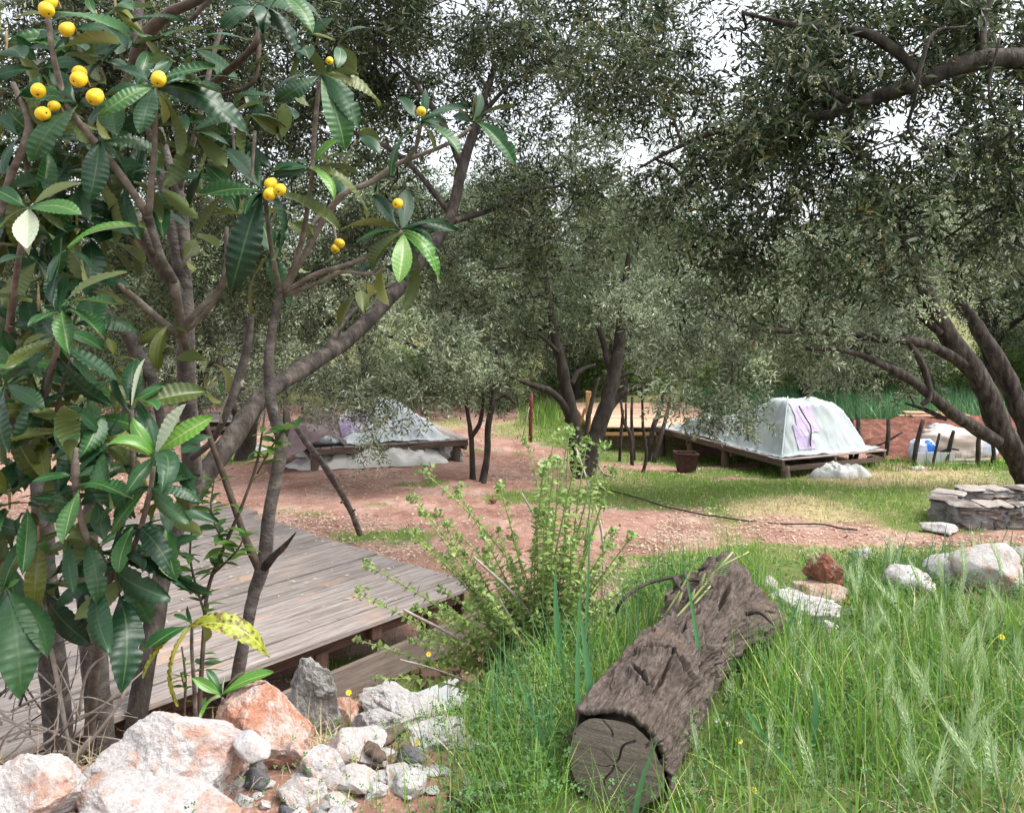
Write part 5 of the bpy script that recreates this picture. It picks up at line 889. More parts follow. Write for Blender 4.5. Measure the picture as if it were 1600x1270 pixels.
hand(348, 1085, 2.75, [(322, 1045, .02, 'm', 0), (295, 1072, -.05, 'y', 1), (352, 1055, 0, 's', 0), (426, 1058, 0, 'y', 1), (375, 1050, .08, 'm', 1), (300, 1122, -.1, 'y', 2), (400, 1075, .05, 'y', 1)])
hand(10, 920, 2.8, [(0, 1100, -.15, 'd', 3), (80, 1030, -.1, 'd', 2), (30, 905, 0, 'y', 0), (-30, 960, 0, 'd', 1), (15, 1090, -.2, 'd', 3), (50, 850, 0, 'm', 1)])
hand(10, 600, 2.8, [(55, 578, .05, 'y', 1), (-20, 640, 0, 'y', 1), (50, 660, -.1, 'd', 2), (-10, 720, -.1, 'd', 2)]); rosette(15, 770, 2.85, 9, 110, DK_); rosette(60, 640, 2.95, 8, 105, OL, spread=(-.9, .3)); rosette(25, 690, 3.0, 8, 110, DK_); rosette(150, 640, 3.0, 8, 110, DK_, spread=(-.8, .4)); rosette(260, 800, 2.9, 7, 95, DK_, spread=(-.9, .4)); rosette(60, 830, 2.9, 6, 90, OL)
# upper left
hand(75, 25, 2.9, [(70, 8, 0, 'o', 0), (20, 28, 0, 'o', 1), (190, 62, -.1, 'm', 1)]); hand(85, 80, 2.9, [(188, 62, -.1, 'm', 0), (110, 60, 0, 'd', 1), (40, 75, 0, 'd', 1)])
hand(243, 137, 2.95, [(338, 108, .02, 'm', 1), (338, 148, -.12, 'd', 1), (335, 240, -.12, 'd', 3), (192, 188, -.15, 'm', 2), (160, 150, -.05, 'd', 1), (228, 232, -.1, 'd', 3), (262, 195, .1, 'o', 3), (278, 95, .1, 'd', 1), (170, 110, .12, 'd', 1), (270, 255, .05, 'd', 3)])
hand(125, 165, 2.95, [(80, 272, -.12, 'd', 3), (135, 190, -.1, 'd', 3), (60, 110, 0, 'd', 1), (30, 190, .05, 'd', 1), (170, 170, .05, 'd', 1), (105, 255, .05, 'd', 3), (20, 150, .05, 'm', 1)]); hand(160, 220, 3.0, [(152, 310, -.1, 'd', 2), (250, 250, .05, 'd', 2), (90, 270, 0, 'd', 2), (200, 300, .1, 'd', 2)]); hand(35, 215, 3.0, [(-20, 180, 0, 'd', 1), (0, 270, -.1, 'd', 2), (100, 230, .05, 'd', 2), (60, 290, 0, 'd', 3), (-10, 230, 0, 'y', 1)])
hand(165, 95, 3.1, [(205, 115, .05, 'd', 2), (130, 130, 0, 'd', 2), (215, 60, .1, 'd', 1), (100, 95, .05, 'm', 1)]); rosette(10, 60, 3.1, 7, 110, DK_); rosette(150, 30, 3.2, 6, 110, DK_); rosette(180, 5, 3.3, 5, 90, DK_); rosette(10, 300, 3.1, 6, 110, DK_, spread=(-.8, .3)); rosette(130, 260, 3.1, 6, 120, DK_, spread=(-.8, .3)); rosette(60, 460, 3.05, 6, 120, DK_, spread=(-.8, .4)); rosette(120, 330, 3.2, 6, 130, DK_, spread=(-1, .0))
# middle and right rosettes
hand(414, 300, 3.2, [(302, 308, -.05, 'm', 1), (338, 238, .08, 'd', 1), (378, 335, -.12, 'm', 2), (392, 448, -.1, 'd', 2), (455, 395, -.05, 'd', 3), (522, 360, -.08, 'o', 1), (440, 262, .1, 'd', 0), (370, 240, .1, 'd', 1)])
hand(487, 262, 3.2, [(538, 217, .02, 'y', 1), (454, 250, .04, 'm', 1), (425, 268, -.05, 'm', 1), (542, 240, .02, 'm', 1), (575, 318, 0, 'o', 2), (527, 315, -.1, 'y', 2), (430, 285, -.05, 'd', 1), (560, 270, .1, 'd', 1)])
hand(500, 118, 3.2, [(430, 140, -.05, 'd', 2), (470, 192, -.08, 'd', 3), (525, 210, -.08, 'd', 3), (540, 165, .05, 'd', 2), (596, 160, .05, 'o', 2), (560, 120, .05, 'd', 1), (515, 250, -.05, 'm', 3)]); hand(400, 10, 3.2, [(372, 55, -.1, 'd', 3), (345, 8, 0, 'd', 1), (470, 50, -.1, 'd', 3), (460, 110, 0, 'd', 3), (410, 55, -.1, 'd', 3)]); hand(440, -10, 3.1, [(475, 52, -.1, 'm', 2), (482, 45, -.05, 'd', 3), (425, 80, 0, 'd', 3), (500, 60, 0, 'd', 3)])
hand(657, 195, 3.3, [(606, 272, -.1, 'm', 2), (615, 150, .05, 'd', 1), (672, 142, .05, 'd', 0), (712, 255, -.1, 'm', 3), (677, 245, .02, 'o', 3), (738, 170, .02, 'd', 1), (690, 195, -.1, 'd', 1), (720, 230, .08, 'd', 3)]); hand(740, 190, 3.4, [(745, 145, 0, 'o', 0), (757, 147, .04, 'd', 0), (805, 165, 0, 'd', 1), (822, 212, 0, 'd', 2), (782, 265, -.1, 'm', 3), (690, 205, .05, 'o', 3), (700, 185, .05, 'd', 1), (775, 240, .05, 'd', 3)])
hand(628, 362, 3.3, [(560, 380, -.08, 'm', 2), (552, 395, .02, 'd', 3), (702, 350, 0, 'd', 1), (720, 370, .04, 'd', 1), (570, 310, .08, 'd', 1), (640, 295, .1, 'd', 0), (628, 448, -.12, 'y', 1), (668, 440, -.08, 'y', 3), (600, 440, -.05, 'o', 3), (690, 430, .02, 'd', 3), (655, 465, .05, 'd', 3), (575, 430, .05, 'd', 3), (540, 355, .05, 'o', 2), (705, 440, .1, 'd', 3)])
hand(600, 415, 3.4, [(595, 480, .02, 'o', 3), (570, 460, .02, 'd', 3), (640, 470, 0, 'd', 3), (540, 450, .05, 'd', 3)]); hand(340, 545, 3.5, [(0, 0, 0, 'd', 0)] if False else []); hand(260, 510, 3.3, [(225, 550, -.05, 'o', 2), (252, 580, -.05, 'o', 3), (290, 520, .05, 'd', 1)]); hand(300, 205, 3.4, [(355, 230, 0, 'd', 2), (330, 280, .05, 'd', 3), (300, 300, .05, 'd', 3), (390, 190, .05, 'd', 2)]); hand(390, 180, 3.4, [(430, 240, .05, 'o', 3), (370, 260, .05, 'd', 3), (450, 200, .1, 'd', 2)])
for (px_, py_, Y_, n_, sz_2, mx_) in ((330, 560, 3.7, 5, 80, OL), (150, 760, 2.95, 8, 100, DK_), (90, 700, 2.95, 7, 105, DK_), (250, 850, 3.0, 6, 90, DK_), (30, 560, 2.95, 7, 100, MX), (180, 560, 3.1, 6, 100, OL), (70, 900, 3.0, 6, 100, DK_), (5, 850, 2.95, 7, 110, MX), (110, 230, 3.15, 6, 110, DK_), (200, 270, 3.2, 6, 105, DK_),
                                     (320, 240, 3.5, 5, 90, DK_), (60, 380, 3.1, 6, 110, DK_), (10, 140, 3.1, 7, 110, DK_), (170, 200, 3.3, 6, 100, OL), (300, 60, 3.6, 6, 100, DK_), (230, 200, 3.5, 6, 100, DK_), (400, 330, 3.6, 6, 90, OL), (560, 200, 3.7, 4, 80, OL), (10, 230, 3.3, 8, 120, DK_), (90, 300, 3.2, 8, 115, DK_), (40, 440, 3.2, 6, 110, MX), (140, 440, 3.25, 6, 105, DK_), (20, 330, 3.3, 6, 120, DK_), (450, 330, 3.5, 5, 90, DK_), (180, 330, 3.4, 6, 110, DK_),
                                     (60, 580, 2.9, 7, 110, DK_), (130, 600, 2.95, 7, 105, MX), (200, 740, 2.85, 7, 100, DK_), (100, 660, 2.85, 8, 100, DK_), (20, 640, 2.85, 7, 110, MX), (280, 700, 2.95, 5, 90, MX), (160, 680, 2.8, 7, 100, DK_), (40, 770, 2.85, 7, 105, DK_), (250, 760, 2.85, 6, 90, DK_), (110, 820, 2.85, 7, 100, DK_), (200, 870, 2.95, 6, 95, DK_), (20, 940, 2.9, 5, 110, DK_), (150, 860, 3.1, 8, 100, DK_),
                                     (70, 210, 3.05, 7, 110, DK_), (170, 130, 3.2, 7, 110, DK_), (230, 60, 3.5, 7, 110, DK_), (290, 160, 3.5, 6, 100, DK_), (340, 190, 3.6, 6, 100, DK_), (250, 280, 3.6, 6, 100, DK_), (30, 270, 3.1, 7, 120, DK_), (140, 350, 3.3, 7, 110, DK_), (60, 350, 3.3, 8, 120, DK_), (10, 500, 3.1, 7, 115, DK_), (110, 500, 3.2, 7, 110, DK_), (420, 380, 3.6, 5, 90, OL), (560, 440, 3.7, 4, 75, OL), (470, 60, 3.3, 5, 100, DK_), (380, 120, 3.6, 5, 100, DK_), (60, 100, 3.1, 7, 90, DK_), (110, 40, 3.2, 7, 90, DK_), (200, 30, 3.4, 7, 90, DK_), (280, 90, 3.5, 6, 90, DK_), (200, 160, 3.4, 7, 90, DK_), (440, 150, 3.5, 5, 85, DK_), (530, 60, 3.5, 5, 90, DK_), (350, 280, 3.6, 5, 90, DK_), (300, 360, 3.8, 4, 80, OL), (520, 260, 3.6, 4, 80, OL)):
    rosette(px_, py_, Y_, n_, sz_2, mx_, spread=(-.9, .6), bud=False)
place_leaves()
# fruit
for px_, py_, Y, s in ((72, 15, 2.85, 21), (80, 4, 2.87, 17), (105, 46, 2.8, 20), (60, 141, 2.85, 20), (124, 114, 2.85, 20), (124, 124, 2.8, 22), (149, 151, 2.8, 23), (66, 178, 2.85, 20), (85, 166, 2.9, 15), (248, 123, 2.85, 21), (423, 287, 3.12, 17), (422, 303, 3.08, 18), (438, 296, 3.08, 17), (658, 174, 3.25, 14), (622, 318, 3.25, 15), (530, 380, 3.6, 13), (524, 388, 3.6, 13), (515, 95, 3.2, 11)):
    r = s/2*Y/F*1.08; a = np.linspace(0, 2*np.pi, 20, endpoint=False); ph = np.linspace(.12, np.pi-.03, 13); AA, PP = np.meshgrid(a, ph, indexing='ij'); rr = r*np.sin(PP); z = np.cos(PP)*r*R.uniform(1.12, 1.3)
    rr = rr*(1+.16*np.cos(PP)); V = np.stack([rr*np.cos(AA), rr*np.sin(AA), z], -1); V[..., 2] -= .18*r*np.exp(-(PP/.35)**2); b = 13; i = np.arange(20)[:, None]; j = np.arange(12)[None]; i2 = (i+1) % 20
    Q = np.stack([i*b+j, i*b+j+1, i2*b+j+1, i2*b+j], -1).reshape(-1, 4); q = Vector((R.normal()*.5, -.55+R.normal()*.3, R.normal()*.4-.6)).to_track_quat('Z', 'Y').to_matrix(); q = np.array(q)
    c = at(px_, py_, Y); o = mk('fruit', V.reshape(-1, 3)@q.T, Q, m_fruit, LQ); o.location = c-LQB
    cb = MB()
    for k in range(5):
        an = k*1.257; d = np.array([math.cos(an), math.sin(an), 0]); s2 = np.array([-d[1], d[0], 0]); cb.add(np.array([s2*r*.1, d*r*.3+[0, 0, .04*r], -s2*r*.1])+[0, 0, r*.98], [[0, 1, 2]])
    cb.build('calyx', m_calyx, o).data.transform(__import__('mathutils').Matrix(q.tolist()).to_4x4())
    tip = c-np.array(q)[:, 2]*r*1.05; V, Fs, uv = tube([tip, tip+[.004, .01, -.01], tip+[.008, .02, -.03]], [.0035, .003, .003], 6, 3, .1); mk('fruit_stalk', V, Fs, m_lq_bud, LQ, org=LQB, uv=uv)

# ------------------------------------------------------------------ saplings, sticks, hose
def leafy_sapling(label, stems, nl, L_, mat_, name='sapling', cat='sapling', kindleaf=True, up_=.3, bark=m_lbark_brown):
    P0, r0 = limb(stems[0]); base = P0[0]; T = thing(name, label, cat, base)
    ms = []
    for k in range(4):
        t_ = np.linspace(0, 1, 6); hw = .19*np.sin(np.pi*t_**.9)+.004; bz = -.25*t_**2*R.uniform(.2, 1.3); V = np.vstack([P3(t_, hw, bz+.3*hw), P3(t_, 0, bz), P3(t_, -hw, bz+.3*hw)]); i = np.arange(5)
        o = mk('leaf', V, np.vstack([np.stack([i+6, i+7, i+1, i], -1), np.stack([i+12, i+13, i+7, i+6], -1)]), mat_, T); ms.append(o.data); bpy.data.objects.remove(o)
    for s in stems:
        P, r = limb(s); V, Fs, uv = tube(P, r, 6, 4, .05); mk('stem', V, Fs, bark, T, org=base, uv=uv); C = catmull(P, 12); n = int(nl*len(C)/60)
        for k in range(nl):
            q = C[int(R.uniform(.12, 1)*(len(C)-1))]; a = R.uniform(0, 6.28); d = nrm([math.cos(a), math.sin(a)*.8, R.uniform(-.3, .9)*up_*2]); o = bpy.data.objects.new('leaf', ms[R.integers(0, 4)]); COL.objects.link(o); o.parent = T; o.location = q-base
            o.rotation_euler = Vector(d).to_track_quat('X', 'Z').to_euler(); o.rotation_euler.rotate_axis('X', R.uniform(-.6, .6)); sc = L_*R.uniform(.6, 1.2); o.scale = (sc,)*3
    return T
m_priv = leafmat('sapling_leaf', [(0, (.025, .075, .015)), (.5, (.05, .13, .02)), (1, (.12, .22, .03))], (.13, .22, .05), .35, .3, .45, False)
leafy_sapling('slender young bush with small glossy leaves beside the thin loquat stem', [[(306, 1220, 3.35, 9), (312, 1100, 3.3, 8), (318, 1000, 3.3, 7), (325, 920, 3.3, 6), (352, 850, 3.25, 6), (378, 790, 3.2, 5), (402, 720, 3.2, 4), (415, 640, 3.2, 3)], [(320, 960, 3.3, 4), (298, 880, 3.3, 4), (300, 820, 3.3, 2)], [(350, 850, 3.25, 4), (330, 800, 3.2, 3), (335, 745, 3.2, 2)], [(402, 740, 3.2, 3), (430, 690, 3.2, 3), (470, 650, 3.15, 2)], [(330, 900, 3.3, 4), (370, 860, 3.2, 3), (385, 830, 3.2, 2)]], 26, .085, m_priv, 'young_bush', 'bush')
leafy_sapling('thin weedy shoot with narrow leaves in front of the yellowing loquat sprout', [[(290, 1240, 3.1, 5), (288, 1120, 3.1, 4), (290, 1060, 3.1, 4), (284, 1010, 3.1, 3)], [(290, 1080, 3.1, 3), (282, 1050, 3.1, 2)]], 10, .045, m_priv, 'weed_shoot', 'weed')
def bare(label, stems, name='sapling', cat='sapling', bark=m_bark_dark, gr=None, zbase=True):
    P0, r0 = limb(stems[0]); base = P0[0].copy()
    if zbase: base[2] = zt(base[0], base[1])-.04
    T = thing(name, label, cat, base, gr)
    for i, s in enumerate(stems):
        P, r = limb(s)
        if i == 0 and zbase: P[0] = base
        V, Fs, uv = tube(P, r, 7, 5, .12, nf=15); mk('trunk' if i == 0 else 'branch', V, Fs, bark, T, org=base, uv=uv)
G_ = 'bare sapling stems under the olives'
bare('dark sapling with a Y fork standing in the red clearing', [[(739, 757, 13.3, 11), (738, 715, 13.3, 9), (736, 680, 13.3, 8), (730, 640, 13.3, 6), (725, 600, 13.3, 5)], [(737, 682, 13.3, 8), (750, 660, 13.3, 7), (756, 620, 13.3, 5), (760, 580, 13.3, 4)]], gr=G_)
bare('slightly thicker leaning sapling just right of the Y-forked one', [[(753, 763, 13.1, 13), (761, 715, 13.1, 11), (763, 665, 13.1, 10), (770, 630, 13.1, 9), (774, 590, 13.1, 8), (778, 540, 13.1, 6)], [(772, 625, 13.1, 7), (790, 618, 13.1, 6), (805, 630, 13.1, 4)]], gr=G_, bark=m_bark)
bare('thin wavy black sapling left of the tent platform', [[(1004, 742, 14.3, 6), (1010, 710, 14.3, 5), (1005, 670, 14.3, 5), (1004, 640, 14.3, 4), (1003, 590, 14.3, 4)]], gr=G_)
bare('forked sapling in front of the far pale deck', [[(988, 712, 16.3, 6), (985, 680, 16.3, 6), (975, 660, 16.3, 5), (970, 625, 16.3, 4)], [(978, 664, 16.3, 4), (978, 630, 16.3, 3)]], gr=G_)
bare('pale thin sapling at the far deck edge', [[(968, 702, 17, 5), (971, 670, 17, 5), (974, 640, 17, 4)]], gr=G_, bark=m_bark); bare('straight sapling right of the forked one before the far deck', [[(991, 692, 17.2, 6), (987, 660, 17.2, 5), (988, 620, 17.2, 4)]], gr=G_, bark=m_bark)
bare('leaning sapling with a short side twig behind the tent platform end', [[(1012, 697, 17.2, 9), (1020, 670, 17.2, 8), (1028, 650, 17.2, 7), (1036, 615, 17.2, 5)], [(1026, 655, 17.2, 4), (1036, 650, 17.2, 3)]], gr=G_, bark=m_bark); bare('steeply slanted sapling beside the leaning one', [[(1020, 698, 17, 8), (1033, 680, 17.1, 7), (1040, 655, 17.2, 6), (1048, 620, 17.3, 4)]], gr=G_)
bare('dark crooked stem right behind the centre olive fork', [[(913, 690, 17, 8), (918, 660, 17, 7), (922, 640, 17, 8), (928, 615, 17, 6), (936, 590, 17, 4)]], gr=G_)
bare('long pale stick propped against the thin loquat stem', [[(562, 834, 8.6, 9), (551, 805, 8.4, 9), (540, 782, 8.2, 10), (522, 752, 7.9, 10), (500, 718, 7.5, 10), (478, 690, 7.2, 10), (458, 660, 6.9, 8)], [(541, 780, 8.2, 5), (533, 785, 8.1, 4)], [(548, 800, 8.35, 4), (555, 796, 8.3, 3)], [(497, 716, 7.45, 5), (499, 709, 7.4, 3)]], 'stick', 'stick', m_lbark, zbase=False)
g = gnd(829, 690); T = thing('post', 'red painted post with a pale wire at the far grass strip', 'post', g); V, Fs, uv = tube([g+[0, 0, -.05], g+[0, 0, .5], g+[.02, 0, 1.1]], [.045, .045, .04], 8, 2, .03); mk('shaft', V, Fs, m_redpost, T, org=g); V, Fs, uv = tube([g+[-.2, 0, .02], g+[-.03, -.05, .8]], [.012, .012], 5, 2, 0); mk('wire', V, Fs, m_dry, T, org=g)
hp = [gnd(a, b) for a, b in ((935, 765), (985, 778), (1040, 795), (1090, 806), (1150, 816), (1215, 822), (1280, 824), (1340, 832))]; hp = [p+[0, 0, .035] for p in hp]; V, Fs, uv = tube(hp, .010, 7, 6, 0, wob=.02); o = mk('hose', V, Fs, m_black, uv=uv, org=hp[0]); o.location = hp[0]; tag(o, 'thin black irrigation hose lying across the red clearing', 'hose')
hp = [gnd(a, b)+[0, 0, .03] for a, b in ((925, 728), (935, 730), (943, 742), (960, 748))]; V, Fs, uv = tube(hp, .016, 6, 5, .1); o = mk('stick', V, Fs, m_dry, uv=uv, org=hp[0]); o.location = hp[0]; tag(o, 'small bleached stick on the ground by the centre olive trunk', 'stick')
# dry brushwood at the loquat foot
T = thing('brushwood', 'tangle of dry grey twigs at the foot of the loquat trunk', 'twigs', at(60, 1180, 3.1))
for k in range(46):
    x0, y0 = R.uniform(-40, 130), R.uniform(1080, 1215); an = R.normal(-.75, .75); l = R.uniform(60, 190); Y = R.uniform(2.85, 3.25); x1, y1 = x0+l*math.cos(an), y0+l*math.sin(an); bd = R.normal()*18
    p = [at(x0, y0, Y), at((x0+x1)/2+bd, (y0+y1)/2+bd, Y+R.normal()*.05), at(x1, min(y1, 1225), Y+R.normal()*.1)]; V, Fs, uv = tube(p, np.array([.0045, .0035, .0018])*R.uniform(.5, 1.5), 5, 4, .15, nf=40); mk('twig', V, Fs, m_dry if R.uniform() < .7 else m_lbark, T, org=at(60, 1180, 3.1), uv=uv)
for s in ([(135, 930, 3.0, 6), (165, 1010, 2.95, 7), (195, 1080, 2.9, 6), (108, 1200, 2.9, 5)], [(70, 1215, 2.85, 10), (110, 1190, 2.85, 9), (142, 1150, 2.85, 4)], [(40, 850, 3.1, 5), (60, 930, 3.05, 7), (85, 1040, 3.0, 7), (112, 1190, 2.95, 6)]):
    P, r = limb(s); V, Fs, uv = tube(P, r, 6, 6, .2, nf=30); mk('twig', V, Fs, m_dry, T, org=at(60, 1180, 3.1), uv=uv)

# ------------------------------------------------------------------ herb bush
HB = at(850, 1070, 3.9); HB[2] = zt(HB[0], HB[1]); HT = thing('herb_bush', 'tall bushy herb with small paired leaves and bud tips between the deck and the log', 'bush', HB)
hm = []
for k in range(5):
    t_ = np.linspace(0, 1, 5); hw = .36*np.sin(np.pi*np.clip(t_*.93+.07, 0, 1))**.8*np.array([.35, 1, .95, .6, .03]); bz = -.3*t_**2*R.uniform(-.3, 1.4); V = np.vstack([P3(t_, hw, bz+.35*hw), P3(t_, 0, bz), P3(t_, -hw, bz+.35*hw)]); i = np.arange(4); f = np.vstack([np.stack([i+5, i+6, i+1, i], -1), np.stack([i+10, i+11, i+6, i+5], -1)])
    o = mk('leaf', V, f, m_herb_ob, HT); hm.append((o.data, V, f)); bpy.data.objects.remove(o)
tipb, rest, cand = MB(), MB(), []
def herb_stem(tip, root=None, Y0=3.9, Y1=None, head=1, dens=1.0):
    Y1 = Y1 or R.uniform(3.5, 4.1); root = root or (R.uniform(815, 890), R.uniform(1050, 1110)); p1 = at(tip[0], tip[1], Y1); p0 = at(root[0], root[1], Y0)
    md = (p0+p1)/2+[R.normal()*.02, R.normal()*.03, .04]; P = [p0, md-(p1-p0)*.2, md+(p1-p0)*.15, p1]; V, Fs, uv = tube(P, [.0045, .004, .0035, .0025], 6, 5, .05); mk('stem', V, Fs, m_stem, HT, org=HB, uv=uv)
    C = catmull(np.array(P), 40); d = np.linalg.norm(np.diff(C, axis=0), axis=1); s = np.r_[0, np.cumsum(d)]; n = int(s[-1]/.034*dens)
    for k in range(n):
        f = .18+.82*(k+.5)/n; i = min(np.searchsorted(s, f*s[-1]), len(C)-2); tg = nrm(C[i+1]-C[i]); x = nrm(np.cross(tg, [0, 0, 1] if k % 2 else [0, 1, .1])); L_ = .050*R.uniform(.7, 1.25)*(1.1-.5*f)
        for sg in (-1, 1): cand.append((C[i], nrm(x*sg+tg*R.uniform(.1, .7)+R.normal(size=3)*.2), L_))
        if R.uniform() < .5:
            for _ in range(3): cand.append((C[i], nrm(x*R.normal()+tg*1.2+R.normal(size=3)*.4), L_*.5))
    for k in range(int(34*head)):
        c = p1+R.normal(size=3)*np.array([.022, .022, .018])*head; d = nrm(R.normal(size=3)+[0, 0, .8]); L_ = R.uniform(.014, .024); y_ = nrm(np.cross(d, R.normal(size=3))); z = np.cross(d, y_); _, V, f = hm[k % 5]; tipb.add(c+(V[:, :1]*d+V[:, 1:2]*y_*1.4+V[:, 2:]*z)*L_, f)
for tx, ty, hd in ((663, 737, 1), (647, 778, .9), (716, 767, 1.1), (782, 762, .8), (823, 688, .9), (867, 684, 1.6), (645, 838, 1), (575, 883, .9), (560, 926, .9), (927, 752, 1), (987, 838, .8), (905, 700, 1), (850, 730, .8), (880, 770, .8), (940, 790, .7), (800, 840, .6), (760, 860, .6), (700, 870, .7), (840, 800, .7), (905, 830, .6), (950, 850, .7)): herb_stem((tx, ty), head=hd)
for k in range(70): herb_stem((R.uniform(640, 980), R.uniform(800, 1040)), head=.5, dens=1.2)
for k in range(14): herb_stem((R.uniform(840, 970), R.uniform(670, 830)), head=.7, dens=.9)
for tx, ty in ((560, 1000), (590, 1060), (640, 1000), (690, 960)): herb_stem((tx, ty), root=(800, 1110), head=.4)
cand.sort(key=lambda c: -c[2]/c[0][1])
for k, (p, d, L_) in enumerate(cand):
    if k < 300:
        o = bpy.data.objects.new('leaf', hm[k % 5][0]); COL.objects.link(o); o.parent = HT; o.location = p-HB; o.rotation_euler = Vector(d).to_track_quat('X', 'Z').to_euler(); o.rotation_euler.rotate_axis('X', R.uniform(-.7, .7)); o.scale = (L_,)*3
    else:
        y_ = nrm(np.cross([0, 0, 1], d)+R.normal(size=3)*.3); z = np.cross(d, y_); _, V, f = hm[k % 5]; rest.add(p+(V[:, :1]*d+V[:, 1:2]*y_+V[:, 2:]*z)*L_, f)
rest.build('small_leaves', m_herb, HT, org=HB, kind='stuff'); tipb.build('bud_heads', m_herb_tip, HT, org=HB, kind='stuff')
for s in ([(630, 952, 3.7, 4), (700, 988, 3.75, 5), (770, 1030, 3.85, 5)], [(740, 870, 3.7, 4), (800, 925, 3.75, 5), (850, 985, 3.85, 5)], [(900, 700, 4, 3), (930, 790, 4, 4), (942, 850, 4, 4), (940, 940, 4, 4)], [(815, 770, 3.9, 3), (850, 830, 3.9, 4), (900, 900, 3.95, 4)], [(780, 935, 3.7, 4), (805, 985, 3.75, 4), (815, 1050, 3.8, 4)], [(625, 1030, 3.6, 3), (680, 1045, 3.7, 3), (760, 1075, 3.8, 3)]):
    P, r = limb(s); V, Fs, uv = tube(P, r, 5, 4, .1); mk('dry_stem', V, Fs, m_dry, HT, org=HB, uv=uv)

# ------------------------------------------------------------------ grass, clover, litter
def blades(P, H, W, lean, segs, curl=1.0, az=None):
    """P (n,3) feet -> bent tapering ribbons"""
    n = len(P); az = R.uniform(0, 2*np.pi, n) if az is None else az; H = np.broadcast_to(H, n); W = np.broadcast_to(W, n); lean = np.broadcast_to(lean, n)
    d = np.stack([np.cos(az), np.sin(az), 0*az], -1); fa = az+np.pi/2+R.normal(size=n)*.6; sd = np.stack([np.cos(fa), np.sin(fa), 0*fa], -1); t_ = np.linspace(0, 1, segs+1)
    th = lean[:, None]*(.25+1.1*curl*t_[None]); dz = np.cos(th); dx = np.sin(th); z = np.cumsum(dz, 1)/(segs+1); x = np.cumsum(dx, 1)/(segs+1); z -= z[:, :1]; x -= x[:, :1]
    C = P[:, None]+d[:, None]*(x*H[:, None])[..., None]+np.array([0, 0, 1.])*(z*H[:, None])[..., None]; wd = (W[:, None]*(1-t_[None]**1.6)*.5+.0002)[..., None]
    V = np.stack([C+sd[:, None]*wd, C-sd[:, None]*wd], 2); k = 2*(segs+1); b = (np.arange(n)*k)[:, None, None]; i = np.arange(segs)
    return V.reshape(-1, 3), (np.stack([2*i, 2*i+1, 2*i+3, 2*i+2], -1)[None]+b).reshape(-1, 4)
def inlog(x, y):
    p = np.stack([x-L0[0], y-L0[1]], -1); a2 = ax[:2]/np.linalg.norm(ax[:2]); s = np.clip(p@a2, -.02, LL); q = p-s[:, None]*a2; return np.linalg.norm(q, axis=1) < .17
def rockmask(x, y): return (x < -.15-.0*y) & (y > 2.3) & (y < 3.35) & (x > -1.9)
def feet(n, x0, x1, y0, y1, dens):
    x = R.uniform(x0, x1, n); y = R.uniform(y0, y1, n); k = (R.uniform(size=n) < dens(x, y)) & ~inlog(x, y); return P3(x[k], y[k], gz(x[k], y[k])-.012)
right = lambda x, y: sst(.25, .6, x-.62*(y-2.4))*(1-sst(-.05, .55, y-interp_edge(x)))*(.18+.82*sst(-.2, .2, fbm(P3(x*1.9, y*1.9, 3), 3)))
P = feet(36000, .3, 3.9, 2.1, 5.4, right); n = len(P); V, Q = blades(P, (.09+.36*R.uniform(0, 1, n)**1.5)*(1-.55*sst(3.5, 4.3, P[:, 1])), R.uniform(.003, .0085, n), np.abs(R.normal(.4, .4, n)), 4); mk('tall_grass', V, Q, m_grass, kind='stuff', smooth=False)
mid = lambda x, y: (.16*sst(-1.3, -.8, x)+.84*sst(-.5, .0, x-.1*(3-y)))*(1-sst(.35, .65, x-.62*(y-2.4)))*(1-sst(.1, .6, y-interp_edge(x)-.35))*.9
P = feet(19000, -1.2, 1.4, 2.1, 4.8, mid); n = len(P); V, Q = blades(P, R.uniform(.08, .36, n)*sst(-.75, .1, P[:, 0])+.05, R.uniform(.002, .005, n), np.abs(R.normal(.5, .4, n)), 4); mk('weedy_grass', V, Q, m_grass, kind='stuff', smooth=False)
P = feet(520, -.1, 1.2, 2.3, 4.4, lambda x, y: mid(x, y)); n = len(P); V, Q = blades(P, R.uniform(.25, .5, n), R.uniform(.005, .009, n), np.abs(R.normal(.25, .2, n)), 6); mk('broad_grass', V, Q, m_bluegrass, kind='stuff', smooth=False)
P = feet(700, .6, 3.4, 2.2, 4.8, right); n = len(P); V, Q = blades(P, R.uniform(.22, .46, n), R.uniform(.005, .010, n), np.abs(R.normal(.35, .25, n)), 6); mk('broad_grass', V, Q, m_bluegrass, kind='stuff', smooth=False)
P = feet(15000, -2.2, 3.6, 2.1, 5.3, lambda x, y: np.where(x < .3, .55, .75)*(fbm(P3(x*2.2, y*2.2, 6), 2) > 0)); n = len(P); V, Q = blades(P+[0, 0, .012], R.uniform(.08, .24, n), R.uniform(.0018, .0035, n), np.abs(R.normal(1.1, .45, n)), 4, 1.2); mk('dry_grass', V, Q, m_straw, kind='stuff', smooth=False)
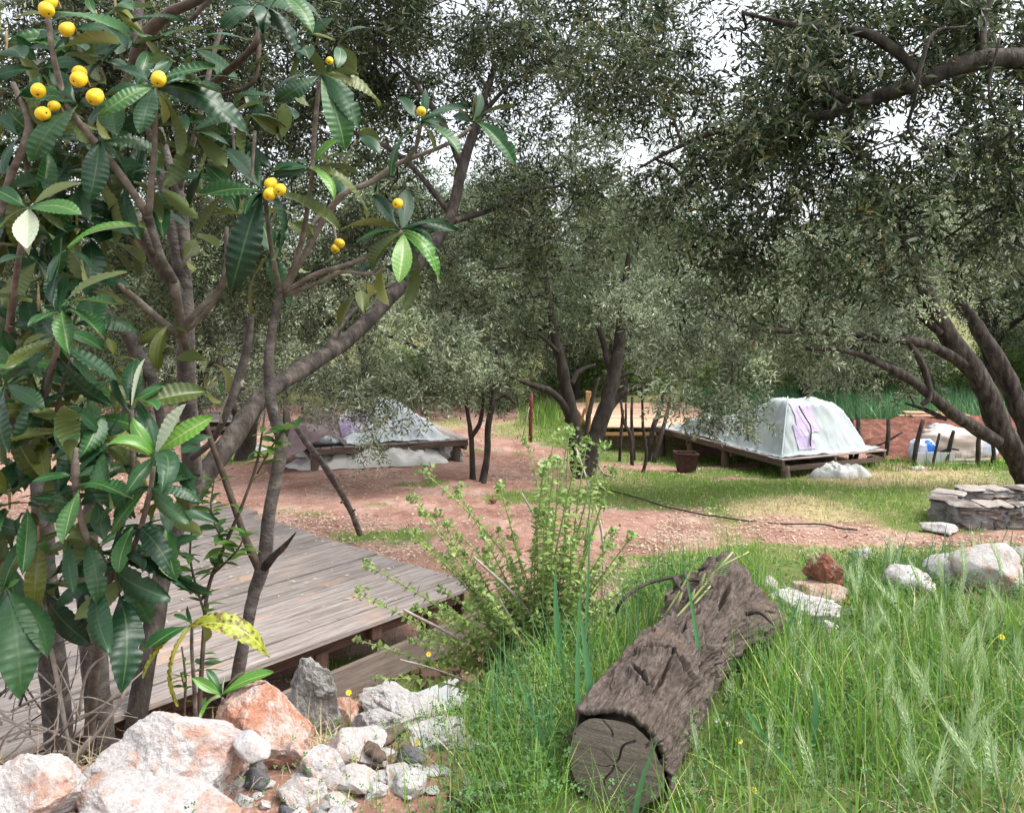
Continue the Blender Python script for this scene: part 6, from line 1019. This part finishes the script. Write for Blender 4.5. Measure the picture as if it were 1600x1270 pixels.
# clover and leafy ground cover
def trefoils(P, s, nl=3, tilt=.35):
    n = len(P); VV = []
    a0 = R.uniform(0, 6.28, n); nz = nrm(R.normal(size=(n, 3))*tilt+[0, 0, 1])
    for k in range(nl):
        a = a0+k*2*np.pi/nl; d = np.stack([np.cos(a), np.sin(a), 0*a], -1); d = nrm(d-nz*(d*nz).sum(1, keepdims=True)); b = np.cross(nz, d); s_ = s[:, None]
        VV.append(np.stack([P, P+d*s_*.55+b*s_*.42+nz*s_*.12, P+d*s_, P+d*s_*.55-b*s_*.42+nz*s_*.12], 1))
    return np.stack(VV, 1).reshape(-1, 3)
P = feet(52000, -.95, 3.6, 2.1, 5.0, lambda x, y: np.maximum(mid(x, y)*sst(-.2, .15, fbm(P3(x*3, y*3, 11), 2)+.1), sst(.25, .6, x-.62*(y-2.4))*(1-sst(-.05, .55, y-interp_edge(x))))); n = len(P); P[:, 2] += R.uniform(.02, .13, n); V = trefoils(P, R.uniform(.005, .011, n), 3, .6); mk('clover', V, np.arange(len(V)).reshape(-1, 4), m_clover, kind='stuff', smooth=False)
P = feet(26000, -.95, 1.2, 2.1, 4.6, lambda x, y: mid(x, y)*sst(-.1, .2, fbm(P3(x*2.5, y*2.5, 14), 2))); n = len(P); P[:, 2] += R.uniform(.03, .26, n)*sst(-.7, .1, P[:, 0]); V = trefoils(P, R.uniform(.006, .013, n), 3, 1.1); mk('leafy_weeds', V, np.arange(len(V)).reshape(-1, 4), m_clover, kind='stuff', smooth=False)
P = feet(2600, -2.6, -.9, 2.9, 4.2, lambda x, y: (1-rockmask(x, y))*.8); n = len(P); V, Q = blades(P, R.uniform(.06, .2, n), R.uniform(.002, .004, n), np.abs(R.normal(.5, .4, n)), 3); mk('weedy_grass', V, Q, m_grass, kind='stuff', smooth=False)
P = feet(6000, -1.6, 1.6, 3.4, 6.2, lambda x, y: sst(.0, .5, y-interp_edge(x))*np.where((x < -.55), .35, .9)); n = len(P); V, Q = blades(P, R.uniform(.05, .22, n), R.uniform(.002, .0045, n), np.abs(R.normal(.4, .35, n)), 3); mk('weedy_grass', V, Q, m_grass, kind='stuff', smooth=False)
# short turf on the clearing
def turf(n, x0, x1, y0, y1, H, W):
    x = R.uniform(x0, x1, n); y = y0*(y1/y0)**R.uniform(size=n); g_ = gmask(x, y); k = (R.uniform(size=n) < np.clip((g_-.25)*1.8, 0, 1)) & (np.abs(x) < .68*y+1) & (y > interp_edge(x)+.9); x, y, g_ = x[k], y[k], g_[k]; P = P3(x, y, gz(x, y)-.008); dr = drymask(x, y); m_ = len(x)
    sc = (y/9)**.5; az = R.uniform(0, 6.28, m_); V, Q = blades(P, H*R.uniform(.4, 1.2, m_)*(.5+.7*g_), W*sc*R.uniform(.7, 1.3, m_), np.abs(R.normal(.45, .35, m_)), 1, az=az); return V, Q, dr
V, Q, dr = turf(330000, -9, 14, 5.2, 24, .12, .0125); k = R.uniform(size=len(dr)) < dr*.85; kv = np.repeat(k, 4)
def sub(V, k): v = V.reshape(-1, 4, 3)[k].reshape(-1, 3); n = len(v)//4; b = (np.arange(n)*4)[:, None]; return v, np.array([[0, 1, 3, 2]])+b
for nm, kk, m in (('short_grass', ~k, m_lawn), ('dry_turf', k, m_straw)): v, q = sub(V, kk); mk(nm, v, q, m, kind='stuff', smooth=False)
n = 110000; y = 5.0*(22/5.0)**R.uniform(size=n); x = R.uniform(-.66, .66, n)*y; dn = sst(-.25, .25, fbm(P3(x*.8, y*.8, 21), 3)+.25*np.exp(-((y-9.3)/1.8)**2)); k = (R.uniform(size=n) < (.12+.88*dn)*np.clip(1.1-1.25*gmask(x, y), .04, 1)) & (y > interp_edge(x)+1.0); x, y = x[k], y[k]; n = len(x); P = P3(x, y, gz(x, y)+.008+R.uniform(0, .012, n))
a = R.uniform(0, 6.28, n); d = np.stack([np.cos(a), np.sin(a), R.normal(size=n)*.25], -1); b = np.stack([-np.sin(a), np.cos(a), R.normal(size=n)*.35], -1); l = (R.uniform(.018, .06, n)*(y/9)**.5)[:, None]; wv_ = R.uniform(.25, .5, n)[:, None]
V = np.stack([P-d*l*.5, P+b*l*wv_*.5, P+d*l*.5, P-b*l*wv_*.5], 1).reshape(-1, 3); mk('leaf_litter', V, np.arange(len(V)).reshape(-1, 4), m_litter, kind='stuff', smooth=False)
n = 420; a_ = R.uniform(.03, .98, n)*wid; b_ = R.uniform(0, 3.2, n)*R.uniform(.3, 1, n); P = org_deck+dw3*a_[:, None]+dl3*b_[:, None]+up*.012; a = R.uniform(0, 6.28, n); d = np.stack([np.cos(a), np.sin(a), .1+0*a], -1); b = np.stack([-np.sin(a), np.cos(a), R.normal(size=n)*.3], -1); l = R.uniform(.015, .05, n)[:, None]
V = np.stack([P-d*l*.5, P+b*l*.16, P+d*l*.5, P-b*l*.16], 1).reshape(-1, 3); mk('leaf_litter', V, np.arange(len(V)).reshape(-1, 4), m_litter, kind='stuff', smooth=False)
# green growth behind the garden and at the back
P = feet(10000, 5, 16, 18.4, 23, lambda x, y: .9+0*x); n = len(P); V, Q = blades(P, R.uniform(.5, 1.3, n), R.uniform(.03, .06, n), np.abs(R.normal(.3, .25, n)), 3); mk('garden_greens', V, Q, m_bluegrass, kind='stuff', smooth=False)
P = feet(3000, 6.2, 11.5, 14.2, 15.0, lambda x, y: .7+0*x); n = len(P); V, Q = blades(P, R.uniform(.1, .35, n), R.uniform(.008, .018, n), np.abs(R.normal(.3, .3, n)), 2); mk('edge_grass', V, Q, m_grass, kind='stuff', smooth=False)
P = feet(2200, .2, 2.2, 19, 25, lambda x, y: np.exp(-((x-.9)/.6)**2-((y-22)/2)**2)); n = len(P); V, Q = blades(P, R.uniform(.3, .8, n), R.uniform(.02, .04, n), np.abs(R.normal(.3, .25, n)), 2); mk('garden_greens', V, Q, m_grass, kind='stuff', smooth=False)
m_hedge = leafmat('hedge_leaf', [(0, (.05, .11, .02)), (.5, (.1, .2, .03)), (1, (.2, .3, .05))], (.16, .24, .07), .5, .3)
for i, (hx_, hy_, rw, rh) in enumerate([(11.6, 24.6, 2.2, 1.6), (15.2, 23.6, 2.0, 2.0), (8.0, 26, 2.2, 1.2), (-3, 30, 3, 1.3), (3.4, 28.5, 2.5, 1.4), (18.2, 25.2, 2, 2.4)]):
    n = 1700; u = nrm(R.normal(size=(n, 3))); u[:, 2] = np.abs(u[:, 2]); p = u*R.uniform(.45, 1, (n, 1))**.5*[rw, rw*.7, rh]*(1+.25*fbm(u*3+i*7, 3))[:, None]; Rt = rand_rots(nrm(u+R.normal(size=u.shape)*.5)); tp = spray_tpl(10, .13, .05, .3)
    V = (np.einsum('nij,kj->nki', Rt, tp)+p[:, None]).reshape(-1, 3); c = (hx_, hy_, float(zt(hx_, hy_))); T = thing('bush', ['bright green bush beyond the garden', 'yellow-green bush behind the right olive trunk', 'low bush behind the garden boards', 'low bush far behind the clearing', 'low bush beyond the far pale deck', 'tall bush at the far right edge'][i], 'bush', c, 'bushes at the back'); mk('foliage', V, np.arange(len(V)).reshape(-1, 4), m_hedge, T, smooth=False, kind='stuff')
    V, Fs, uv = tube([[0, 0, -.1], [.05, 0, rh*.3], [0, .05, rh*.7]], [.06, .05, .02], 6, 3, .1); mk('stem', V, Fs, m_bark, T)
# wild barley: one of each kind, copied
def barley_protos():
    out = []
    for v in range(4):
        b = MB(); L_ = .068+.012*v; bend = .15+.1*v
        for k in range(16):
            t_ = k/15; z = t_*L_; w_ = .0085*math.sin(math.pi*min(1, t_*.85+.15))+.0012
            for sg in (0, 1, 2):
                a = sg*2.09+k*1.05; d = np.array([math.cos(a), math.sin(a), 0]); e = np.array([-d[1], d[0], 0]); c = np.array([bend*z*z*6, 0, z])+d*w_*.35
                b.add(np.array([c, c+d*w_*.7+e*.0013+[0, 0, .005], c+d*w_*.55+[0, 0, .0135], c+d*w_*.7-e*.0013+[0, 0, .005]]), [[0, 1, 2, 3]])
                tip = c+d*w_*1.5+np.array([0, 0, .013+R.uniform(.025, .05)*(1-.3*t_)]); b.add(np.array([c+[0, 0, .011]+e*.0007, c+[0, 0, .011]-e*.0007, tip]), [[0, 1, 2]])
        V, Fs, _ = tube([[0, 0, 0], [bend*L_*L_*1.5, 0, L_*.5], [bend*L_*L_*6, 0, L_]], [.0022, .0024, .001], 5, 3, 0); b.add(V, Fs); out.append(b)
    return out
em = []
for b in barley_protos(): o = b.build('ear', m_ear, smooth=False); em.append(o.data); bpy.data.objects.remove(o)
spots = []
for a, b in ((1325, 900), (1340, 925), (1395, 880), (1390, 865), (1480, 885), (1440, 900), (1500, 915), (1560, 890), (1390, 940), (1412, 960), (1290, 1010), (1350, 990), (1420, 1010), (1470, 990), (1490, 1020), (1530, 985), (1575, 1010), (1600, 960), (1460, 1080), (1500, 1090), (1545, 1075), (1570, 1075), (1590, 1060), (1240, 1050), (1255, 1060), (1200, 1060), (1140, 1090), (1345, 1140), (1400, 1130), (1395, 1220), (1500, 1180), (1510, 1140), (1590, 1170), (1600, 1240), (1090, 1180), (1195, 1190), (1085, 1250), (1270, 1225), (1450, 1240), (1560, 1200)): spots.append((a, b))
while len(spots) < 118: spots.append((R.uniform(1240, 1640), 870+370*R.uniform()**1.2))
for i, (px_, py_) in enumerate(spots):
    Y = np.interp(py_, [860, 960, 1080, 1260], [4.6, 3.8, 3.0, 2.35])+R.uniform(-.25, .2); tip = at(px_, py_+20, Y); bx, by = tip[0]+R.normal()*.05-.02, tip[1]+R.normal()*.08; base = np.array([bx, by, float(zt(bx, by))])
    if tip[2]-base[2] < .12: base[2] = tip[2]-.2
    T = thing('barley_stalk', 'wild barley stalk with a pale bristly ear in the tall grass by the log', 'barley stalk', base, 'wild barley stalks right of the log')
    md = base*.5+tip*.5+[(base[0]-tip[0])*.25, 0, .03]; V, Fs, uv = tube([base, md, tip], [.0017, .0014, .0011], 4, 4, 0); mk('stem', V, Fs, m_grass, T, org=base); o = bpy.data.objects.new('ear', em[i % 4]); COL.objects.link(o); o.parent = T; o.location = tip-base
    d = nrm(nrm(tip-md)*.5+[R.normal()*.3, R.normal()*.3, .7]); o.rotation_euler = Vector(d).to_track_quat('Z', 'Y').to_euler(); sc = R.uniform(1.3, 1.95); o.scale = (sc,)*3
    V, Q = blades((base+(md-base)*.55)[None], R.uniform(.1, .2), .005, .7, 4); mk('leaf', V, Q, m_grass, T, org=base)
# blue-green reed blades standing before the herb
for i, (a, b, c, d_, w_) in enumerate([(912, 1240, 908, 900, 9), (905, 1100, 920, 770, 5), (885, 1010, 868, 880, 12), (925, 1180, 903, 940, 14), (990, 1260, 1030, 1150, 10), (1100, 1010, 1068, 880, 9), (1215, 1060, 1250, 935, 12), (1190, 960, 1215, 1000, 12), (1240, 1150, 1160, 1095, 14), (1265, 1160, 1270, 1060, 14), (905, 1260, 800, 1030, 9)]):
    Y = (2.5, 3.4, 3.2, 2.6, 2.3, 2.9, 3.4, 3.9, 2.6, 2.7, 2.6)[i]; p0 = at(a, b, Y); p0[2] = min(p0[2], float(zt(p0[0], p0[1]))); p1 = at(c, d_, Y); t_ = np.linspace(0, 1, 9)[:, None]; C = p0*(1-t_)+p1*t_+np.sin(t_*np.pi)*np.array([.015*(1 if i % 2 else -1), 0, .0]); wd = (w_*.5*Y/F*(1-t_**2.5)+.0004)*np.clip(t_*6+.3, 0, 1); sd = np.array([1, .3, 0]); n_ = np.array([0, -1., 0])
    V = np.hstack([C-sd*wd, C+n_*wd*.3*-1, C+sd*wd]).reshape(-1, 3); k = np.arange(8)[:, None]*3; Q = np.vstack([k+[[0, 1, 4, 3]], k+[[1, 2, 5, 4]]]); o = mk('grass_blade', V, Q, m_bluegrass, org=p0); o.location = p0
    tag(o, ['tallest bluish grass stem standing in front of the herb bush', 'thin upright grass stem inside the herb bush', 'short wide grass blade left of the tallest stem', 'broad grass blade bent beside the tallest stem', 'bluish blade crossing the sawn log end', 'long straight blade in front of the root end of the log', 'upright blade right of the log root', 'drooping blade at the side of the log root', 'blade bowing flat to the left beside the log', 'wide bluish blade right of the log middle', 'long arching blade low in front of the herb bush'][i], 'grass blade')
# flowers
fl = [(545, 1082, 3.3, 'y'), (670, 1022, 4.3, 'y'), (684, 1040, 4.25, 'y'), (698, 1041, 4.25, 'y'), (652, 1160, 2.75, 'y'), (532, 1220, 2.5, 'y'), (1155, 1157, 2.65, 'y'), (1178, 1235, 2.4, 'y'), (1322, 938, 4.1, 'o'), (1298, 958, 4.0, 'y'), (1263, 991, 3.8, 'y'), (1100, 1080, 2.9, 'o'), (1390, 1050, 3.2, 'w'), (1120, 1125, 2.75, 'w'), (1137, 1132, 2.75, 'w'), (1196, 1150, 2.75, 'w'), (1215, 1165, 2.7, 'w'), (1550, 1000, 3.6, 'y'), (1245, 1140, 2.8, 'w'), (1565, 995, 3.5, 'y')]
desc = {'y': 'small yellow flower', 'o': 'orange-yellow flower', 'w': 'tiny white flower'}
wh = ['beside the rough grey limestone rock', 'above the timber offcut', 'left of the pair by the timber offcut', 'right of the pair by the timber offcut', 'over the dark grey flat stone', 'in the clover below the white stones', 'in the grass right of the sawn end', 'low at the bottom edge right of the log', 'at the white limestone block', 'below the white limestone block', 'in the clover right of the log root', 'closed, against the log side', 'deep among the barley', 'nearest the log side', 'second from the log side', 'beside the bowing blade', 'below the bowing blade', 'among barley at the far right', 'under the wide bluish blade', 'right of the one among barley at the far right']
m_orange = simple('orange_petals', [(.3, (.7, .22, .01)), (.7, (.8, .34, .02))], 30, .5, 0, .001, transl=.2)
for i, (a, b, Y, k) in enumerate(fl):
    c = at(a, b, Y); gz_ = float(zt(c[0], c[1])); T = thing('flower', desc[k]+' '+wh[i], 'flower', c); r = (.017 if k == 'o' else .012 if k == 'y' else .009)*(Y/2.8)**.5; pb = MB(); f0 = nrm([R.normal()*.4, -.7, .8]); x = nrm(np.cross(f0, [0, 0, 1])); y_ = np.cross(f0, x)
    for q in range(7):
        an = q*.9; d = x*math.cos(an)+y_*math.sin(an); e = np.cross(f0, d); pb.add(np.array([d*r*.15, d*r*.7+e*r*.33+f0*r*.35, d*r*1.05+f0*r*.25, d*r*.7-e*r*.33+f0*r*.35]), [[0, 1, 2, 3]])
    pb.add(octa*r*.3+f0*r*.15, octf); pb.build('petals', {'y': m_yellow, 'o': m_orange, 'w': m_whitep}[k], T); V, Fs, uv = tube([[0, 0, 0], [.005, .01, -min(.1, c[2]-gz_+.02)*.6], [.0, .02, -max(.04, min(.2, c[2]-gz_+.02))]], [.0016, .0016, .0018], 5, 3, 0); mk('stem', V, Fs, m_stem, T)
# vetch on top of the log
VB = at(1075, 915, 3.3); T = thing('vetch', 'vetch plant with pods scrambling over the root end of the log', 'plant', VB); lf = MB()
for s in ([(960, 1100, 3.0, 4), (1010, 1020, 3.1, 4), (1070, 950, 3.2, 4), (1145, 862, 3.3, 3)], [(985, 1080, 3.05, 4), (1050, 985, 3.15, 4), (1110, 915, 3.25, 3)], [(1040, 960, 3.3, 3), (1075, 900, 3.35, 3), (1085, 870, 3.35, 3)], [(1090, 930, 3.25, 3), (1120, 890, 3.25, 3), (1170, 862, 3.3, 2)]):
    P, r = limb(s); V, Fs, uv = tube(P, r, 5, 5, .05); mk('stem', V, Fs, m_stem, T, org=VB); C = catmull(P, 6)
    for c in C[5::3]:
        d = nrm(R.normal(size=3)+[0, -.3, .4])
        for q in range(7):
            for sg in (-1, 1):
                e = nrm(np.cross(d, [0, 0, 1]))*sg; p = c+d*(.012*q); lf.add(np.array([p, p+e*.009+d*.006, p+e*.018+d*.004, p+e*.009-d*.001]), [[0, 1, 2, 3]])
lf.build('leaflets', m_clover, T, org=VB, kind='stuff')
for a, b in ((1062, 935), (1082, 930), (1098, 905)):
    p = at(a, b, 3.2); V, Fs, uv = tube([p+[.01, 0, .025], p, p+[-.008, 0, -.025]], [.002, .006, .002], 6, 4, 0); mk('pod', V, Fs, m_stem, T, org=VB)
